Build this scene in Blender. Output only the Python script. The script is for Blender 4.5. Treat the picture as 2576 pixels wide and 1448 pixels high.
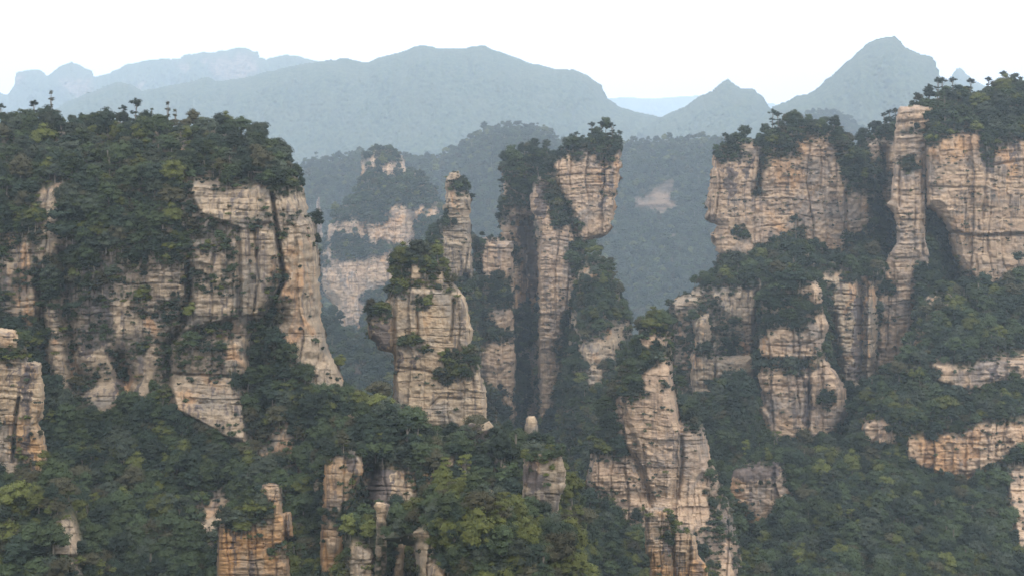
import bpy, math, random
import numpy as np
from mathutils import Vector

# ------------------------------------------------------------------ scene, camera, light
scene = bpy.context.scene
for o in list(bpy.data.objects):
    bpy.data.objects.remove(o)
COL = scene.collection
W, H = 2576.0, 1448.0            # tracing units of the photograph
UC, VH, F = 1288.0, 300.0, 2800.0  # image centre column, horizon row, focal length in those units

cam_d = bpy.data.cameras.new('camera')
cam = bpy.data.objects.new('camera', cam_d)
COL.objects.link(cam)
scene.camera = cam
cam.location = (0, 0, 0)
cam.rotation_euler = (math.radians(90), 0, 0)
cam_d.sensor_width = 36.0
cam_d.lens = 36.0 * F / W
cam_d.shift_y = -(H / 2 - VH) / W
cam_d.clip_start = 1.0
cam_d.clip_end = 60000.0

SUN_EL, SUN_AZ = math.radians(46), math.radians(27)   # azimuth: to the right of straight behind the camera
world = bpy.data.worlds.new('World')
scene.world = world
world.use_nodes = True
wn, wl = world.node_tree.nodes, world.node_tree.links
bg = wn['Background']
sky = wn.new('ShaderNodeTexSky')
sky.sky_type = 'NISHITA'
sky.sun_disc = False
sky.sun_elevation = SUN_EL
sky.sun_rotation = math.pi - SUN_AZ
sky.air_density = 1.0
sky.dust_density = 4.0
sky.ozone_density = 1.0
hs = wn.new('ShaderNodeHueSaturation')     # thin overcast: the blue is mostly veiled
hs.inputs['Saturation'].default_value = 0.35
ov = wn.new('ShaderNodeMix')
ov.data_type = 'RGBA'
ov.inputs['Factor'].default_value = 0.75
ov.inputs['B'].default_value = (18.5, 18.6, 18.8, 1)
tc = wn.new('ShaderNodeTexCoord')
sx = wn.new('ShaderNodeSeparateXYZ')
wl.new(tc.outputs['Generated'], sx.inputs[0])
mr = wn.new('ShaderNodeMapRange')
mr.inputs['From Min'].default_value = 0.0
mr.inputs['From Max'].default_value = 1.0
mr.inputs['To Min'].default_value = 24.0
mr.inputs['To Max'].default_value = 28.5
wl.new(sx.outputs['Z'], mr.inputs['Value'])
wt = wn.new('ShaderNodeMix')
wt.data_type = 'RGBA'
wt.blend_type = 'MULTIPLY'
wt.inputs['Factor'].default_value = 1.0
wt.inputs['B'].default_value = (1.05, 1.0, .96, 1)
wl.new(mr.outputs['Result'], wt.inputs['A'])
wl.new(wt.outputs['Result'], ov.inputs['B'])
wl.new(sky.outputs['Color'], hs.inputs['Color'])
wl.new(hs.outputs['Color'], ov.inputs['A'])
wl.new(ov.outputs['Result'], bg.inputs['Color'])
bg.inputs['Strength'].default_value = 0.115

sun_d = bpy.data.lights.new('sun', 'SUN')
sun_d.energy = 2.0
sun_d.angle = math.radians(14)
sun_d.color = (1.0, 0.95, 0.87)
sun = bpy.data.objects.new('sun', sun_d)
COL.objects.link(sun)
sd = Vector((math.sin(SUN_AZ) * math.cos(SUN_EL), -math.cos(SUN_AZ) * math.cos(SUN_EL), math.sin(SUN_EL)))
sun.rotation_euler = sd.to_track_quat('Z', 'Y').to_euler()

vs = scene.view_settings
vs.view_transform = 'Standard'
vs.look = 'None'
vs.gamma = 1.0
vs.exposure = -0.06
vs.use_curve_mapping = False
cy = scene.cycles
cy.use_denoising = True
cy.max_bounces = 6
cy.diffuse_bounces = 3
cy.glossy_bounces = 1
cy.transmission_bounces = 1
cy.volume_bounces = 4
cy.transparent_max_bounces = 4
cy.use_adaptive_sampling = False

# ------------------------------------------------------------------ small numpy noise kit
def _h(n):
    n = np.asarray(n).astype(np.int64).astype(np.uint64)
    n = (n ^ (n >> np.uint64(16))) * np.uint64(0x45d9f3b)
    n &= np.uint64(0xffffffff)
    n = (n ^ (n >> np.uint64(16))) * np.uint64(0x45d9f3b)
    n &= np.uint64(0xffffffff)
    n = n ^ (n >> np.uint64(16))
    return (n & np.uint64(0xffffff)).astype(np.float64) / float(0x1000000)

def h1(i, seed=0):
    return _h(np.asarray(i).astype(np.int64) * 374761 + seed * 668265 + 1013)

def h2(i, j, seed=0):
    return _h(np.asarray(i).astype(np.int64) * 374761 + np.asarray(j).astype(np.int64) * 6682653 + seed * 97531 + 77)

def vn(x, y, seed=0):
    ix, iy = np.floor(x).astype(np.int64), np.floor(y).astype(np.int64)
    fx, fy = x - ix, y - iy
    fx = fx * fx * (3 - 2 * fx)
    fy = fy * fy * (3 - 2 * fy)
    a, b = h2(ix, iy, seed), h2(ix + 1, iy, seed)
    c, d = h2(ix, iy + 1, seed), h2(ix + 1, iy + 1, seed)
    return (a * (1 - fx) + b * fx) * (1 - fy) + (c * (1 - fx) + d * fx) * fy

def fbm(x, y, seed=0, n=4):
    r, a, t = 0, 1.0, 0
    for k in range(n):
        r = r + a * vn(x, y, seed + 31 * k)
        t += a
        x, y, a = x * 2.03 + 11.3, y * 2.03 + 7.1, a * 0.5
    return r / t

def cells(x, s, seed):
    """irregular one-dimensional cells of mean width s: id and distance to the nearest boundary"""
    t = x / s
    i = np.floor(t).astype(np.int64)
    b0 = i + (h1(i, seed) - .5) * .8
    b1 = i + 1 + (h1(i + 1, seed) - .5) * .8
    cid = np.where(t < b0, i - 1, np.where(t >= b1, i + 1, i))
    return cid, np.minimum(np.abs(t - b0), np.abs(t - b1)) * s

def inside(poly, u, v):
    r = np.zeros(u.shape, bool)
    n = len(poly)
    for k in range(n):
        x0, y0 = poly[k]
        x1, y1 = poly[(k + 1) % n]
        if y0 == y1:
            continue
        c = ((y0 > v) != (y1 > v)) & (u < (x1 - x0) * (v - y0) / (y1 - y0) + x0)
        r ^= c
    return r

def seg_dist(pts, u, v, closed=True, skip_v=None):
    d = np.full(u.shape, 1e9)
    n = len(pts)
    for k in range(n if closed else n - 1):
        x0, y0 = pts[k]
        x1, y1 = pts[(k + 1) % n]
        if skip_v is not None and y0 >= skip_v and y1 >= skip_v:
            continue
        ex, ey = x1 - x0, y1 - y0
        L = ex * ex + ey * ey + 1e-9
        t = np.clip(((u - x0) * ex + (v - y0) * ey) / L, 0, 1)
        d = np.minimum(d, (u - x0 - t * ex) ** 2 + (v - y0 - t * ey) ** 2)
    return np.sqrt(d)

def blur(a, k):
    for ax in (0, 1):
        for _ in range(2):
            p = np.pad(a, [(k, k) if q == ax else (0, 0) for q in (0, 1)], mode='edge')
            c = np.cumsum(p, axis=ax)
            c = np.concatenate([np.zeros_like(np.take(c, [0], axis=ax)), c], axis=ax)
            n = a.shape[ax]
            hi = np.take(c, range(2 * k + 1, 2 * k + 1 + n), axis=ax)
            lo = np.take(c, range(0, n), axis=ax)
            a = (hi - lo) / (2 * k + 1)
    return a

# ------------------------------------------------------------------ materials
def new_mat(name):
    m = bpy.data.materials.new(name)
    m.use_nodes = True
    nt = m.node_tree
    b = nt.nodes['Principled BSDF']
    b.inputs['Roughness'].default_value = 0.95
    b.inputs['Specular IOR Level'].default_value = 0.12
    return m, nt, b

def mapped(nt, scale):
    g = nt.nodes.new('ShaderNodeNewGeometry')
    mp = nt.nodes.new('ShaderNodeMapping')
    mp.inputs['Scale'].default_value = scale
    nt.links.new(g.outputs['Position'], mp.inputs['Vector'])
    return mp.outputs['Vector']

def noise(nt, scale, detail=4, rough=.55, dist=0.0):
    n = nt.nodes.new('ShaderNodeTexNoise')
    n.inputs['Scale'].default_value = 1.0
    n.inputs['Detail'].default_value = detail
    n.inputs['Roughness'].default_value = rough
    n.inputs['Distortion'].default_value = dist
    nt.links.new(mapped(nt, scale), n.inputs['Vector'])
    return n.outputs['Fac']

def ramp(nt, fac, a, b, va=0.0, vb=1.0):
    r = nt.nodes.new('ShaderNodeMapRange')
    r.interpolation_type = 'SMOOTHSTEP'
    r.inputs['From Min'].default_value = a
    r.inputs['From Max'].default_value = b
    r.inputs['To Min'].default_value = va
    r.inputs['To Max'].default_value = vb
    nt.links.new(fac, r.inputs['Value'])
    return r.outputs['Result']

def mix(nt, fac, a, b, mode='MIX'):
    m = nt.nodes.new('ShaderNodeMix')
    m.data_type = 'RGBA'
    m.blend_type = mode
    for s, x in (('Factor', fac), ('A', a), ('B', b)):
        if isinstance(x, (tuple, float, int)):
            m.inputs[s].default_value = x if not isinstance(x, tuple) else (*x, 1)
        else:
            nt.links.new(x, m.inputs[s])
    return m.outputs['Result']

def mul(nt, a, b):
    m = nt.nodes.new('ShaderNodeMath')
    m.operation = 'MULTIPLY'
    for k, x in enumerate((a, b)):
        if isinstance(x, (float, int)):
            m.inputs[k].default_value = x
        else:
            nt.links.new(x, m.inputs[k])
    return m.outputs[0]

def attr(nt, name):
    a = nt.nodes.new('ShaderNodeAttribute')
    a.attribute_name = name
    return a.outputs['Fac']

def rock_mat(name, c1, c2, grey, orange, o_amt, stain_amt, k=1.0):
    """bedded quartz sandstone: tone shifts bed by bed, water streaks, iron patches, grey lichen; k stretches the pattern with distance"""
    m, nt, b = new_mat(name)
    beds = noise(nt, (.02 / k, .02 / k, .42 / k), 5, .6)
    col = mix(nt, ramp(nt, beds, .36, .64), c1, c2)
    pat = noise(nt, (.045 / k, .045 / k, .06 / k), 5, .62, .6)
    col = mix(nt, ramp(nt, pat, .46, .66, 0, .85), col, grey)
    irn = noise(nt, (.03 / k, .045 / k, .022 / k), 4, .6, .8)
    irn = ramp(nt, irn, .60 - .16 * o_amt, .72 - .14 * o_amt, 0, .9)
    col = mix(nt, irn, col, orange)
    fine = noise(nt, (.9 / k, .9 / k, 2.2 / k), 5, .7)
    col = mix(nt, ramp(nt, fine, .3, .7, 0, .5), col, mix(nt, 1.0, col, (.58, .55, .54), 'MULTIPLY'))
    mot = noise(nt, (.22 / k, .22 / k, .16 / k), 6, .68, .4)
    col = mix(nt, ramp(nt, mot, .50, .68, 0, .55), col, mix(nt, 1.0, col, (.36, .36, .38), 'MULTIPLY'))
    st = noise(nt, (.34 / k, .34 / k, .024 / k), 5, .65)
    stm = noise(nt, (.03 / k, .03 / k, .035 / k), 3, .5)
    st = mul(nt, ramp(nt, st, .47, .64), ramp(nt, stm, .36, .60, .12, stain_amt))
    col = mix(nt, st, col, (.085, .075, .078))
    pale = noise(nt, (.5 / k, .5 / k, .06 / k), 4, .6)
    col = mix(nt, ramp(nt, pale, .62, .74, 0, .4), col, (.43, .385, .33))
    col = mix(nt, mul(nt, attr(nt, 'stain_shade'), .8), col, (.075, .066, .072))  # dark stains, plus shade painted on the cleft wall and the overhang
    und = noise(nt, (.25, .25, .25), 4, .6)
    soil = mix(nt, ramp(nt, und, .35, .65), (.022, .034, .018), (.060, .058, .036))
    col = mix(nt, attr(nt, 'veg'), col, soil)
    nt.links.new(col, b.inputs['Base Color'])
    bn = noise(nt, (.8 / k, .8 / k, 2.6 / k), 6, .7)
    bp = nt.nodes.new('ShaderNodeBump')
    bp.inputs['Strength'].default_value = .9
    bp.inputs['Distance'].default_value = .55 * k
    nt.links.new(bn, bp.inputs['Height'])
    nt.links.new(bp.outputs['Normal'], b.inputs['Normal'])
    return m

ROCK = {
    'warm': rock_mat('warm_sandstone', (.37, .28, .19), (.455, .36, .255), (.27, .242, .21), (.46, .29, .15), .55, .85),
    'grey': rock_mat('grey_sandstone', (.285, .225, .165), (.385, .31, .225), (.205, .188, .165), (.44, .27, .15), .35, .9),
    'pink': rock_mat('pink_sandstone', (.385, .28, .200), (.475, .355, .25), (.25, .218, .195), (.48, .295, .16), .4, .7, 1.5),
    'iron': rock_mat('iron_sandstone', (.33, .235, .155), (.43, .325, .225), (.27, .235, .20), (.46, .27, .125), .8, .85),
    'far': rock_mat('pale_far_sandstone', (.36, .29, .25), (.44, .36, .30), (.30, .26, .24), (.50, .34, .22), .2, .5, 6.0),
}

def canopy_mat(name, a, b_, s):
    m, nt, b = new_mat(name)
    n = noise(nt, (s, s, s), 5, .7)
    col = mix(nt, ramp(nt, n, .35, .65), a, b_)
    n2 = noise(nt, (s * .12,) * 3, 3, .5)
    col = mix(nt, ramp(nt, n2, .4, .65, 0, .3), col, (.075, .075, .045))
    rk = noise(nt, (.012, .012, .07), 5, .65)
    rock = mix(nt, ramp(nt, rk, .38, .62), (.19, .14, .105), (.07, .06, .052))
    bare = nt.nodes.new('ShaderNodeMath')
    bare.operation = 'SUBTRACT'
    bare.inputs[0].default_value = 1.0
    nt.links.new(attr(nt, 'veg'), bare.inputs[1])
    col = mix(nt, bare.outputs[0], col, rock)
    nt.links.new(col, b.inputs['Base Color'])
    bn = noise(nt, (s * 2, s * 2, s * 2), 5, .7)
    bp = nt.nodes.new('ShaderNodeBump')
    bp.inputs['Strength'].default_value = 1.0
    bp.inputs['Distance'].default_value = 1.2 / s * .25
    nt.links.new(bn, bp.inputs['Height'])
    nt.links.new(bp.outputs['Normal'], b.inputs['Normal'])
    return m

FAR_WOOD = canopy_mat('far_canopy', (.016, .030, .018), (.060, .076, .036), .03)
GROUND = canopy_mat('forest_floor', (.028, .042, .024), (.055, .060, .034), .2)

LEAF = {}
def leaf_mat(key, c):
    m, nt, b = new_mat(key + '_leaves')
    oi = nt.nodes.new('ShaderNodeObjectInfo')
    n = noise(nt, (.35, .35, .35), 3, .6)
    c0 = tuple(x * .52 for x in c)
    c1 = tuple(min(1, x * 1.45) for x in c)
    col = mix(nt, oi.outputs['Random'], c0, c1)
    col = mix(nt, ramp(nt, n, .35, .68, 0, .5), col, (c[0] * 1.45, c[1] * 1.25, c[2] * .95))
    nt.links.new(col, b.inputs['Base Color'])
    b.inputs['Roughness'].default_value = .8
    b.inputs['Specular IOR Level'].default_value = .15
    LEAF[key] = m
    return m
leaf_mat('yellow_green', (.068, .080, .024))
leaf_mat('mid_green', (.034, .050, .025))
leaf_mat('dark_green', (.018, .029, .021))
leaf_mat('olive', (.045, .045, .027))
leaf_mat('grey_green', (.037, .049, .037))
BARK, nt_, b_ = new_mat('bark')
nt_.links.new(mix(nt_, noise(nt_, (3, 3, .6), 4), (.10, .085, .07), (.26, .23, .20)), b_.inputs['Base Color'])

# ------------------------------------------------------------------ helpers for objects
def link(name, mesh, mat=None, parent=None):
    o = bpy.data.objects.new(name, mesh)
    COL.objects.link(o)
    if mat is not None and mesh is not None and not mesh.materials:
        mesh.materials.append(mat)
    if parent is not None:
        o.parent = parent
    return o

def tag(o, label=None, cat=None, group=None, kind=None):
    if label: o['label'] = label
    if cat: o['category'] = cat
    if group: o['group'] = group
    if kind: o['kind'] = kind
    return o

def grid_mesh(name, co, quads, attrs):
    me = bpy.data.meshes.new(name)
    nv, nq = len(co), len(quads)
    me.vertices.add(nv)
    me.vertices.foreach_set('co', co.astype(np.float32).ravel())
    me.loops.add(nq * 4)
    me.loops.foreach_set('vertex_index', quads.astype(np.int32).ravel())
    me.polygons.add(nq)
    me.polygons.foreach_set('loop_start', np.arange(0, nq * 4, 4, dtype=np.int32))
    me.update(calc_edges=True)
    for k, a in attrs.items():
        at = me.attributes.new(k, 'FLOAT', 'POINT')
        at.data.foreach_set('value', a.astype(np.float32).ravel())
    return me

# ------------------------------------------------------------------ rock and hill bodies
def rock_relief(x, z, seed, sc, dip):
    n = lambda a, b, s, k=3: (fbm(x / a, z / b, seed + s, k) - .5) * 2
    wx = x + 5 * sc * n(30, 50, 1) + 1.2 * n(6, 9, 2)
    wz = z + 2.6 * sc * n(45, 60, 3) + .8 * n(10, 8, 4) + dip * x
    cid, cd = cells(wx, 10 * sc, seed + 5)
    bid, bd = cells(wz, 6.5 * sc, seed + 6)
    b2, bd2 = cells(wz, 1.9 * sc, seed + 7)
    c2, cd2 = cells(wx + 37 * h1(bid, seed + 8), 5.5 * sc, seed + 9)
    c3 = np.floor((wx + 23 * h1(b2, seed + 10)) / (9 * sc))
    rug = np.clip((fbm(x / 55, z / 45, seed + 25, 3) - .36) / .3, .12, 1.15)      # smooth slabs here, broken blocks there
    rug2 = np.clip((fbm(x / 38, z / 24, seed + 26, 3) - .36) / .28, .1, 1.2)
    r = 3.2 * sc * n(50, 80, 11)
    c4, cd4 = cells(x + 2.2 * sc * n(14, 26, 27) + .7 * n(4, 7, 28), 4.6 * sc, seed + 29)
    r = r + (h1(cid, seed + 12) - .5) * 5.0 * sc + (h1(bid, seed + 13) - .5) * 1.8 * sc * rug2
    r = r + (h2(c4, np.floor(z / (16 * sc) + h1(c4, seed + 30)), seed + 31) - .5) * 2.6 * sc * rug
    r = r + (h2(c2, bid, seed + 14) - .5) * 2.6 * sc * rug + (h2(c3, b2, seed + 15) - .5) * 1.7 * sc * rug2
    r = r - 2.0 * sc * np.exp(-(cd / (.5 * sc)) ** 2) * np.clip((vn(x / 22, z / 40, seed + 16) - .5) * 6, 0, 1)
    r = r - 1.3 * sc * np.exp(-(cd2 / (.32 * sc)) ** 2) * np.clip((vn(x / 9, z / 12, seed + 17) - .55) * 6, 0, 1) * rug
    r = r - 2.1 * sc * np.exp(-(bd / (.34 * sc)) ** 2) * np.clip((vn(x / 11, bid * 5.3, seed + 18) - .54) * 6, 0, 1)
    r = r - 1.2 * sc * np.exp(-(bd2 / (.27 * sc)) ** 2) * np.clip((vn(x / 6, b2 * 3.7, seed + 19) - .56) * 6, 0, 1) * rug2
    r = r + 1.1 * sc * n(3.2, 2.2, 20, 4)
    return r

BODIES = []
ZB = {}
ZS = 4
zbuf = np.full((int(H / ZS) + 60, int(W / ZS) + 60), 1e9)   # padded by 30 cells

def ground_z(y):
    return np.maximum(np.minimum(-0.43 * y - 5, -5.0), -900.0)

def body(name, poly, Y, T=20.0, rnd=40.0, prof=None, slope=0.0, bare=(), sparse=(), veg=(), grooves=(), bumps=(), stains_shade=(),
         mat='grey', step=2.0, label=None, cat=None, kind=None, place='', tint='mid', tree=7.0, dens=1.0, seed=1, rag=5.0, relief=1.0,
         back=None, sc=None, dip=0.01, hill=False, ext=True, gully=0.0, canopy=0.0, trees=True, sd=.35, scrub=None):
    poly = [tuple(map(float, p)) for p in poly]
    vmax = max(p[1] for p in poly)
    if ext:                                                     # carry the foot down into the valley floor
        vg = min(1495.0, VH + F * 885.0 / Y) if vmax < 1490 else vmax
        if vg > vmax:
            poly = [(p[0], vg) if p[1] > vmax - 14 else p for p in poly]
            vmax = vg
    u0, u1 = min(p[0] for p in poly) - 10, max(p[0] for p in poly) + 10
    v0 = min(p[1] for p in poly) - 10
    us = np.arange(u0, u1 + step, step)
    vs_ = np.arange(v0, vmax + step, step)
    U, V = np.meshgrid(us, vs_)
    ru = U + rag * 2 * ((vn(V / 7, U / 60, seed) - .5) * .8 + (fbm(U / 22, V / 16, seed + 2, 3) - .5) * 1.4)
    rv = V + rag * 2 * (fbm(U / 18, V / 25, seed + 3, 3) - .5)
    if canopy:
        rv = rv + 4.5 * (vn(U / 2.9, V * 0 + 3.3, seed + 77) - .5) * vn(U / 40, V * 0, seed + 78)
    m = inside(poly, ru, np.minimum(rv, vmax - .01))
    m &= ~((V > vmax - 3) & ~inside(poly, U, np.minimum(V, vmax - 1)))
    d = seg_dist(poly, U, V, skip_v=vmax - 15)
    d[~m] = 0
    dn = d * (1 + .5 * (fbm(U / 30, V / 45, seed + 76, 3) - .5) * 2)
    if hill:
        g = np.clip(1 - (1 - np.clip(dn / rnd, 0, 1)) ** 2.4, 0, 1) ** (1 / 2)
    else:                                                       # planar chamfers rather than a rolled edge
        g = np.interp(dn / rnd, [0, .10, .16, .42, .50, 1.0, 1.05], [0, .42, .52, .80, .86, .97, 1.0])
    X, Z = (U - UC) * Y / F, (VH - V) * Y / F
    px = Y / F                                                  # metres per unit
    # masks
    B = np.zeros(U.shape)
    qk = 1.0 if hill else 1.35
    qu = U + qk * (12 * (fbm(U / 11, V / 13, seed + 21, 3) - .5) * 2 + 16 * (fbm(U / 45, V / 40, seed + 71, 2) - .5) * 2)
    qv = V + qk * (12 * (fbm(U / 9, V / 12, seed + 22, 3) - .5) * 2 + 12 * (fbm(U / 34, V / 40, seed + 72, 2) - .5) * 2)
    for p in bare:
        B = np.maximum(B, inside(p, qu, qv))
    for p in veg:
        B = np.where(inside(p, qu, qv), 0, B)
    S = np.zeros(U.shape)
    for p in sparse:
        S = np.maximum(S, inside(p, qu, qv))
    S = np.where(B > .5, 0, S)
    ST = np.zeros(U.shape)
    for p in stains_shade:
        ST = np.maximum(ST, inside(p, qu, qv))
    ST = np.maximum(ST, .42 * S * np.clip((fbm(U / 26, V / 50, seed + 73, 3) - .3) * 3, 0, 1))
    kb = max(1, int(round(3 / step)))
    Bs = blur(B, kb)
    rough = fbm(U / 6, V / 6, seed + 23, 3)
    VG = np.clip((1 - Bs) * 1.5 - .35 + (rough - .5) * .9, 0, 1)
    VG = np.where(S > .5, np.clip((rough - .40) * 5, 0, .9), VG)
    HALO = np.clip(blur(B, max(2, int(15 / step))) * 2.2, 0, 1) * (1 - B)
    VG = VG * (1 - .75 * HALO * np.clip((fbm(U / 12, V / 10, seed + 75, 3) - .3) * 3, 0, 1))
    if scrub is None:
        scrub = not hill and kind != 'structure'
    if scrub:                                                   # thin soil on the towers: rock shows between the bushes
        VG = VG * np.clip((fbm(U / 9, V / 12, seed + 74, 3) - .30) * 3, .12, 1)
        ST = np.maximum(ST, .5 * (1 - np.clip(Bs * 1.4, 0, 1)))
    # depth
    D = np.zeros(U.shape)
    if prof:
        D = D + np.interp(V, [p[0] for p in prof], [p[1] for p in prof])
    if slope:
        vt = np.where(m.any(0), np.argmax(m, 0) * step + vs_[0], vmax)
        kk = max(2, int(20 / step))
        vt = np.convolve(np.pad(vt, kk, mode='edge'), np.ones(2 * kk + 1) / (2 * kk + 1), 'valid')
        D = D - slope * np.clip(V - vt[None, :], 0, None)
    D = D - T * g
    s_ = sc if sc else min(1.9, max(.75, Y / 620))
    if relief:
        D = D - relief * rock_relief(X + 311 * seed, Z, seed, s_, dip) * np.clip(d / 6, .15, 1) * (1 if not hill else .5)
    if bare and not hill:
        D = D - 1.3 * s_ * np.clip(blur(B, max(2, int(6 / step))), 0, 1)
    if gully:
        gx = X / gully * 1.6 + 1.3 * (fbm(X / gully, Z / gully, seed + 40, 3) - .5) + Z / gully * .35 * np.sign(fbm(X / gully / 3, Z * 0, seed + 44, 1) - .5)
        rg = 1 - np.abs(fbm(gx, Z / gully * .35, seed + 41, 4) - .5) * 2
        D = D - gully * .62 * (rg - .5) * np.clip(d / 40, 0, 1)
    if canopy:
        D = D - canopy * (fbm(X / canopy / .9, Z / canopy * 1.1, seed + 50, 2) - .5) * 2.2
    for gp, w, dep in grooves:
        e = seg_dist(gp, U + 3 * (fbm(U / 9, V / 14, seed + 60, 2) - .5), V, closed=False)
        D = D + dep * np.exp(-(e / w) ** 2)
    for bp_, hgt, soft in bumps:
        ib = inside(bp_, U + 5 * (fbm(U / 14, V / 10, seed + 61, 3) - .5) * 2, V)
        e = np.where(ib, seg_dist(bp_, U, V), 0)
        D = D - .6 * hgt * np.clip(e / (soft * .8), 0, 1)
    Yf = np.maximum(Y + D, Y * .3)
    Px, Pz = (U - UC) * Yf / F, (VH - V) * Yf / F
    # front sheet
    cell = m[:-1, :-1] & m[1:, :-1] & m[:-1, 1:] & m[1:, 1:]
    ii = np.arange(U.size).reshape(U.shape)
    q = np.stack([ii[1:, :-1], ii[1:, 1:], ii[:-1, 1:], ii[:-1, :-1]], -1)[cell]
    co = np.stack([Px, Yf, Pz], -1).reshape(-1, 3)
    used = np.unique(q)
    re = np.full(U.size, -1, np.int64)
    re[used] = np.arange(len(used))
    co, q = co[used], re[q]
    vg, st = VG.ravel()[used], ST.ravel()[used]
    # the far side, coarser: the same outline closed behind
    bk = back if back is not None else max(T, 12)
    t = 4
    Ub, Vb, mb, gb, Fb = U[::t, ::t], V[::t, ::t], m[::t, ::t], g[::t, ::t], Yf[::t, ::t]
    Yb = np.maximum(Y + bk * gb, Fb + 2.0)
    if slope:
        Yb = np.maximum(Yb, Y + bk * gb + slope * np.clip(Vb - vt[None, ::t], 0, None) * .8)
    cb = mb[:-1, :-1] & mb[1:, :-1] & mb[:-1, 1:] & mb[1:, 1:]
    ib = np.arange(Ub.size).reshape(Ub.shape)
    qb = np.stack([ib[:-1, :-1], ib[:-1, 1:], ib[1:, 1:], ib[1:, :-1]], -1)[cb]
    if len(qb):
        cob = np.stack([(Ub - UC) * Yb / F, Yb, (VH - Vb) * Yb / F], -1).reshape(-1, 3)
        ub = np.unique(qb)
        rb = np.full(Ub.size, -1, np.int64)
        rb[ub] = np.arange(len(ub)) + len(co)
        co = np.concatenate([co, cob[ub]])
        q = np.concatenate([q, rb[qb]])
        vg = np.concatenate([vg, VG[::t, ::t].ravel()[ub]])
        st = np.concatenate([st, np.zeros(len(ub))])
    org = np.array([float(np.mean(co[:, 0])), float(Y), float(np.min(co[:, 2]))])
    me = grid_mesh(name, co - org, q, {'veg': vg, 'stain_shade': st})
    M = mat if not isinstance(mat, str) else ROCK[mat]
    o = link(name, me, M)
    o.location = org
    tag(o, label, cat, None, kind or 'thing')
    # coarse depth buffer for choosing what is in view
    zu = np.floor(U / ZS).astype(int) + 30
    zv = np.floor(V / ZS).astype(int) + 30
    ok = m & (zu >= 0) & (zu < zbuf.shape[1]) & (zv >= 0) & (zv < zbuf.shape[0])
    np.minimum.at(zbuf, (zv[ok], zu[ok]), Yf[ok])
    if step > ZS:
        pass
    BODIES.append(dict(HA=HALO, E=blur(B, max(2, int(8 / step))), name=name, us=us, vs=vs_, m=m, Y=Yf, B=B, S=S, step=step, place=place, tint=tint, tree=tree, dens=dens, seed=seed,
                       bbox=(min(p[0] for p in poly), max(p[0] for p in poly), min(p[1] for p in poly), min(vmax, 1470)), trees=trees, sd=sd, scrub=scrub, obj=o))
    return o
# ------------------------------------------------------------------ far mountains and hills (the setting)
MT = dict(kind='structure', mat=FAR_WOOD, hill=True, relief=0, rag=2.2, step=2.5, trees=False)
body('mountain', [(-500, 250), (0, 232), (16, 240), (24, 228), (36, 212), (40, 182), (60, 176), (95, 173), (118, 189), (150, 166), (180, 155), (214, 170),
     (232, 178), (236, 192), (270, 184), (320, 161), (380, 149), (450, 146), (462, 139), (505, 131), (516, 128), (522, 134), (545, 131), (560, 123), (568, 128), (585, 122), (600, 118), (625, 121), (640, 129), (650, 126), (654, 141), (668, 147), (700, 139), (745, 138),
     (790, 152), (860, 165), (900, 300), (900, 400), (-500, 400)], 9800, T=220, rnd=40, slope=2.8, gully=420, canopy=24, back=900,
     bare=[[(505, 160), (530, 148), (560, 148), (590, 138), (640, 148), (640, 180), (600, 192), (555, 195), (530, 178)], [(150, 195), (190, 205), (232, 192), (230, 232), (190, 238)],
           [(345, 205), (358, 205), (358, 222), (345, 220)], [(440, 160), (470, 155), (468, 178), (445, 180)], [(36, 190), (60, 195), (50, 215), (36, 212)]], seed=3, **MT)
body('mountain', [(100, 300), (160, 258), (240, 225), (290, 205), (330, 210), (360, 228), (410, 216), (470, 207), (520, 192), (545, 203), (600, 198), (660, 182), (740, 165), (790, 156),
     (830, 150), (870, 144), (900, 152), (925, 156), (960, 141), (1010, 130), (1040, 116), (1065, 113), (1110, 121), (1160, 120), (1215, 112), (1250, 127), (1290, 141),
     (1340, 160), (1400, 173), (1445, 173), (1490, 195), (1515, 216), (1530, 246), (1560, 268), (1600, 280), (1660, 292), (1700, 300), (1740, 460), (100, 460)], 7000,
     T=300, rnd=120, slope=3.4, gully=420, canopy=18, back=1200, seed=5, **MT)
body('mountain', [(1600, 330), (1660, 294), (1720, 268), (1745, 247), (1790, 227), (1815, 204), (1830, 198), (1850, 211), (1865, 221), (1895, 221), (1920, 241), (1940, 272), (1990, 300),
     (2100, 470), (1600, 470)], 6500, T=200, rnd=80, slope=3.2, gully=340, canopy=18, back=700, seed=7, **MT)
body('mountain', [(1860, 330), (1940, 272), (2000, 242), (2030, 236), (2060, 216), (2100, 181), (2150, 136), (2180, 109), (2210, 95), (2250, 88), (2265, 100), (2280, 119), (2310, 133),
     (2350, 143), (2358, 166), (2366, 190), (2400, 205), (2500, 250), (2700, 270), (3200, 330), (3200, 480), (1860, 480)], 6000, T=260, rnd=100, slope=3.0, gully=420, canopy=18, back=900, seed=9, **MT)
body('mountain', [(2340, 260), (2380, 205), (2395, 186), (2405, 173), (2420, 170), (2432, 186), (2450, 200), (2560, 250), (2700, 420), (2340, 420)], 9000, T=200, rnd=60, slope=3.2,
     gully=250, canopy=24, back=700, seed=11, **MT)
body('mountain', [(1200, 300), (1450, 258), (1560, 243), (1640, 247), (1720, 241), (1800, 238), (1960, 262), (2100, 320), (2100, 400), (1200, 400)], 19500, T=300, rnd=60, slope=4,
     gully=500, canopy=30, back=900, seed=13, **MT)

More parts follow.
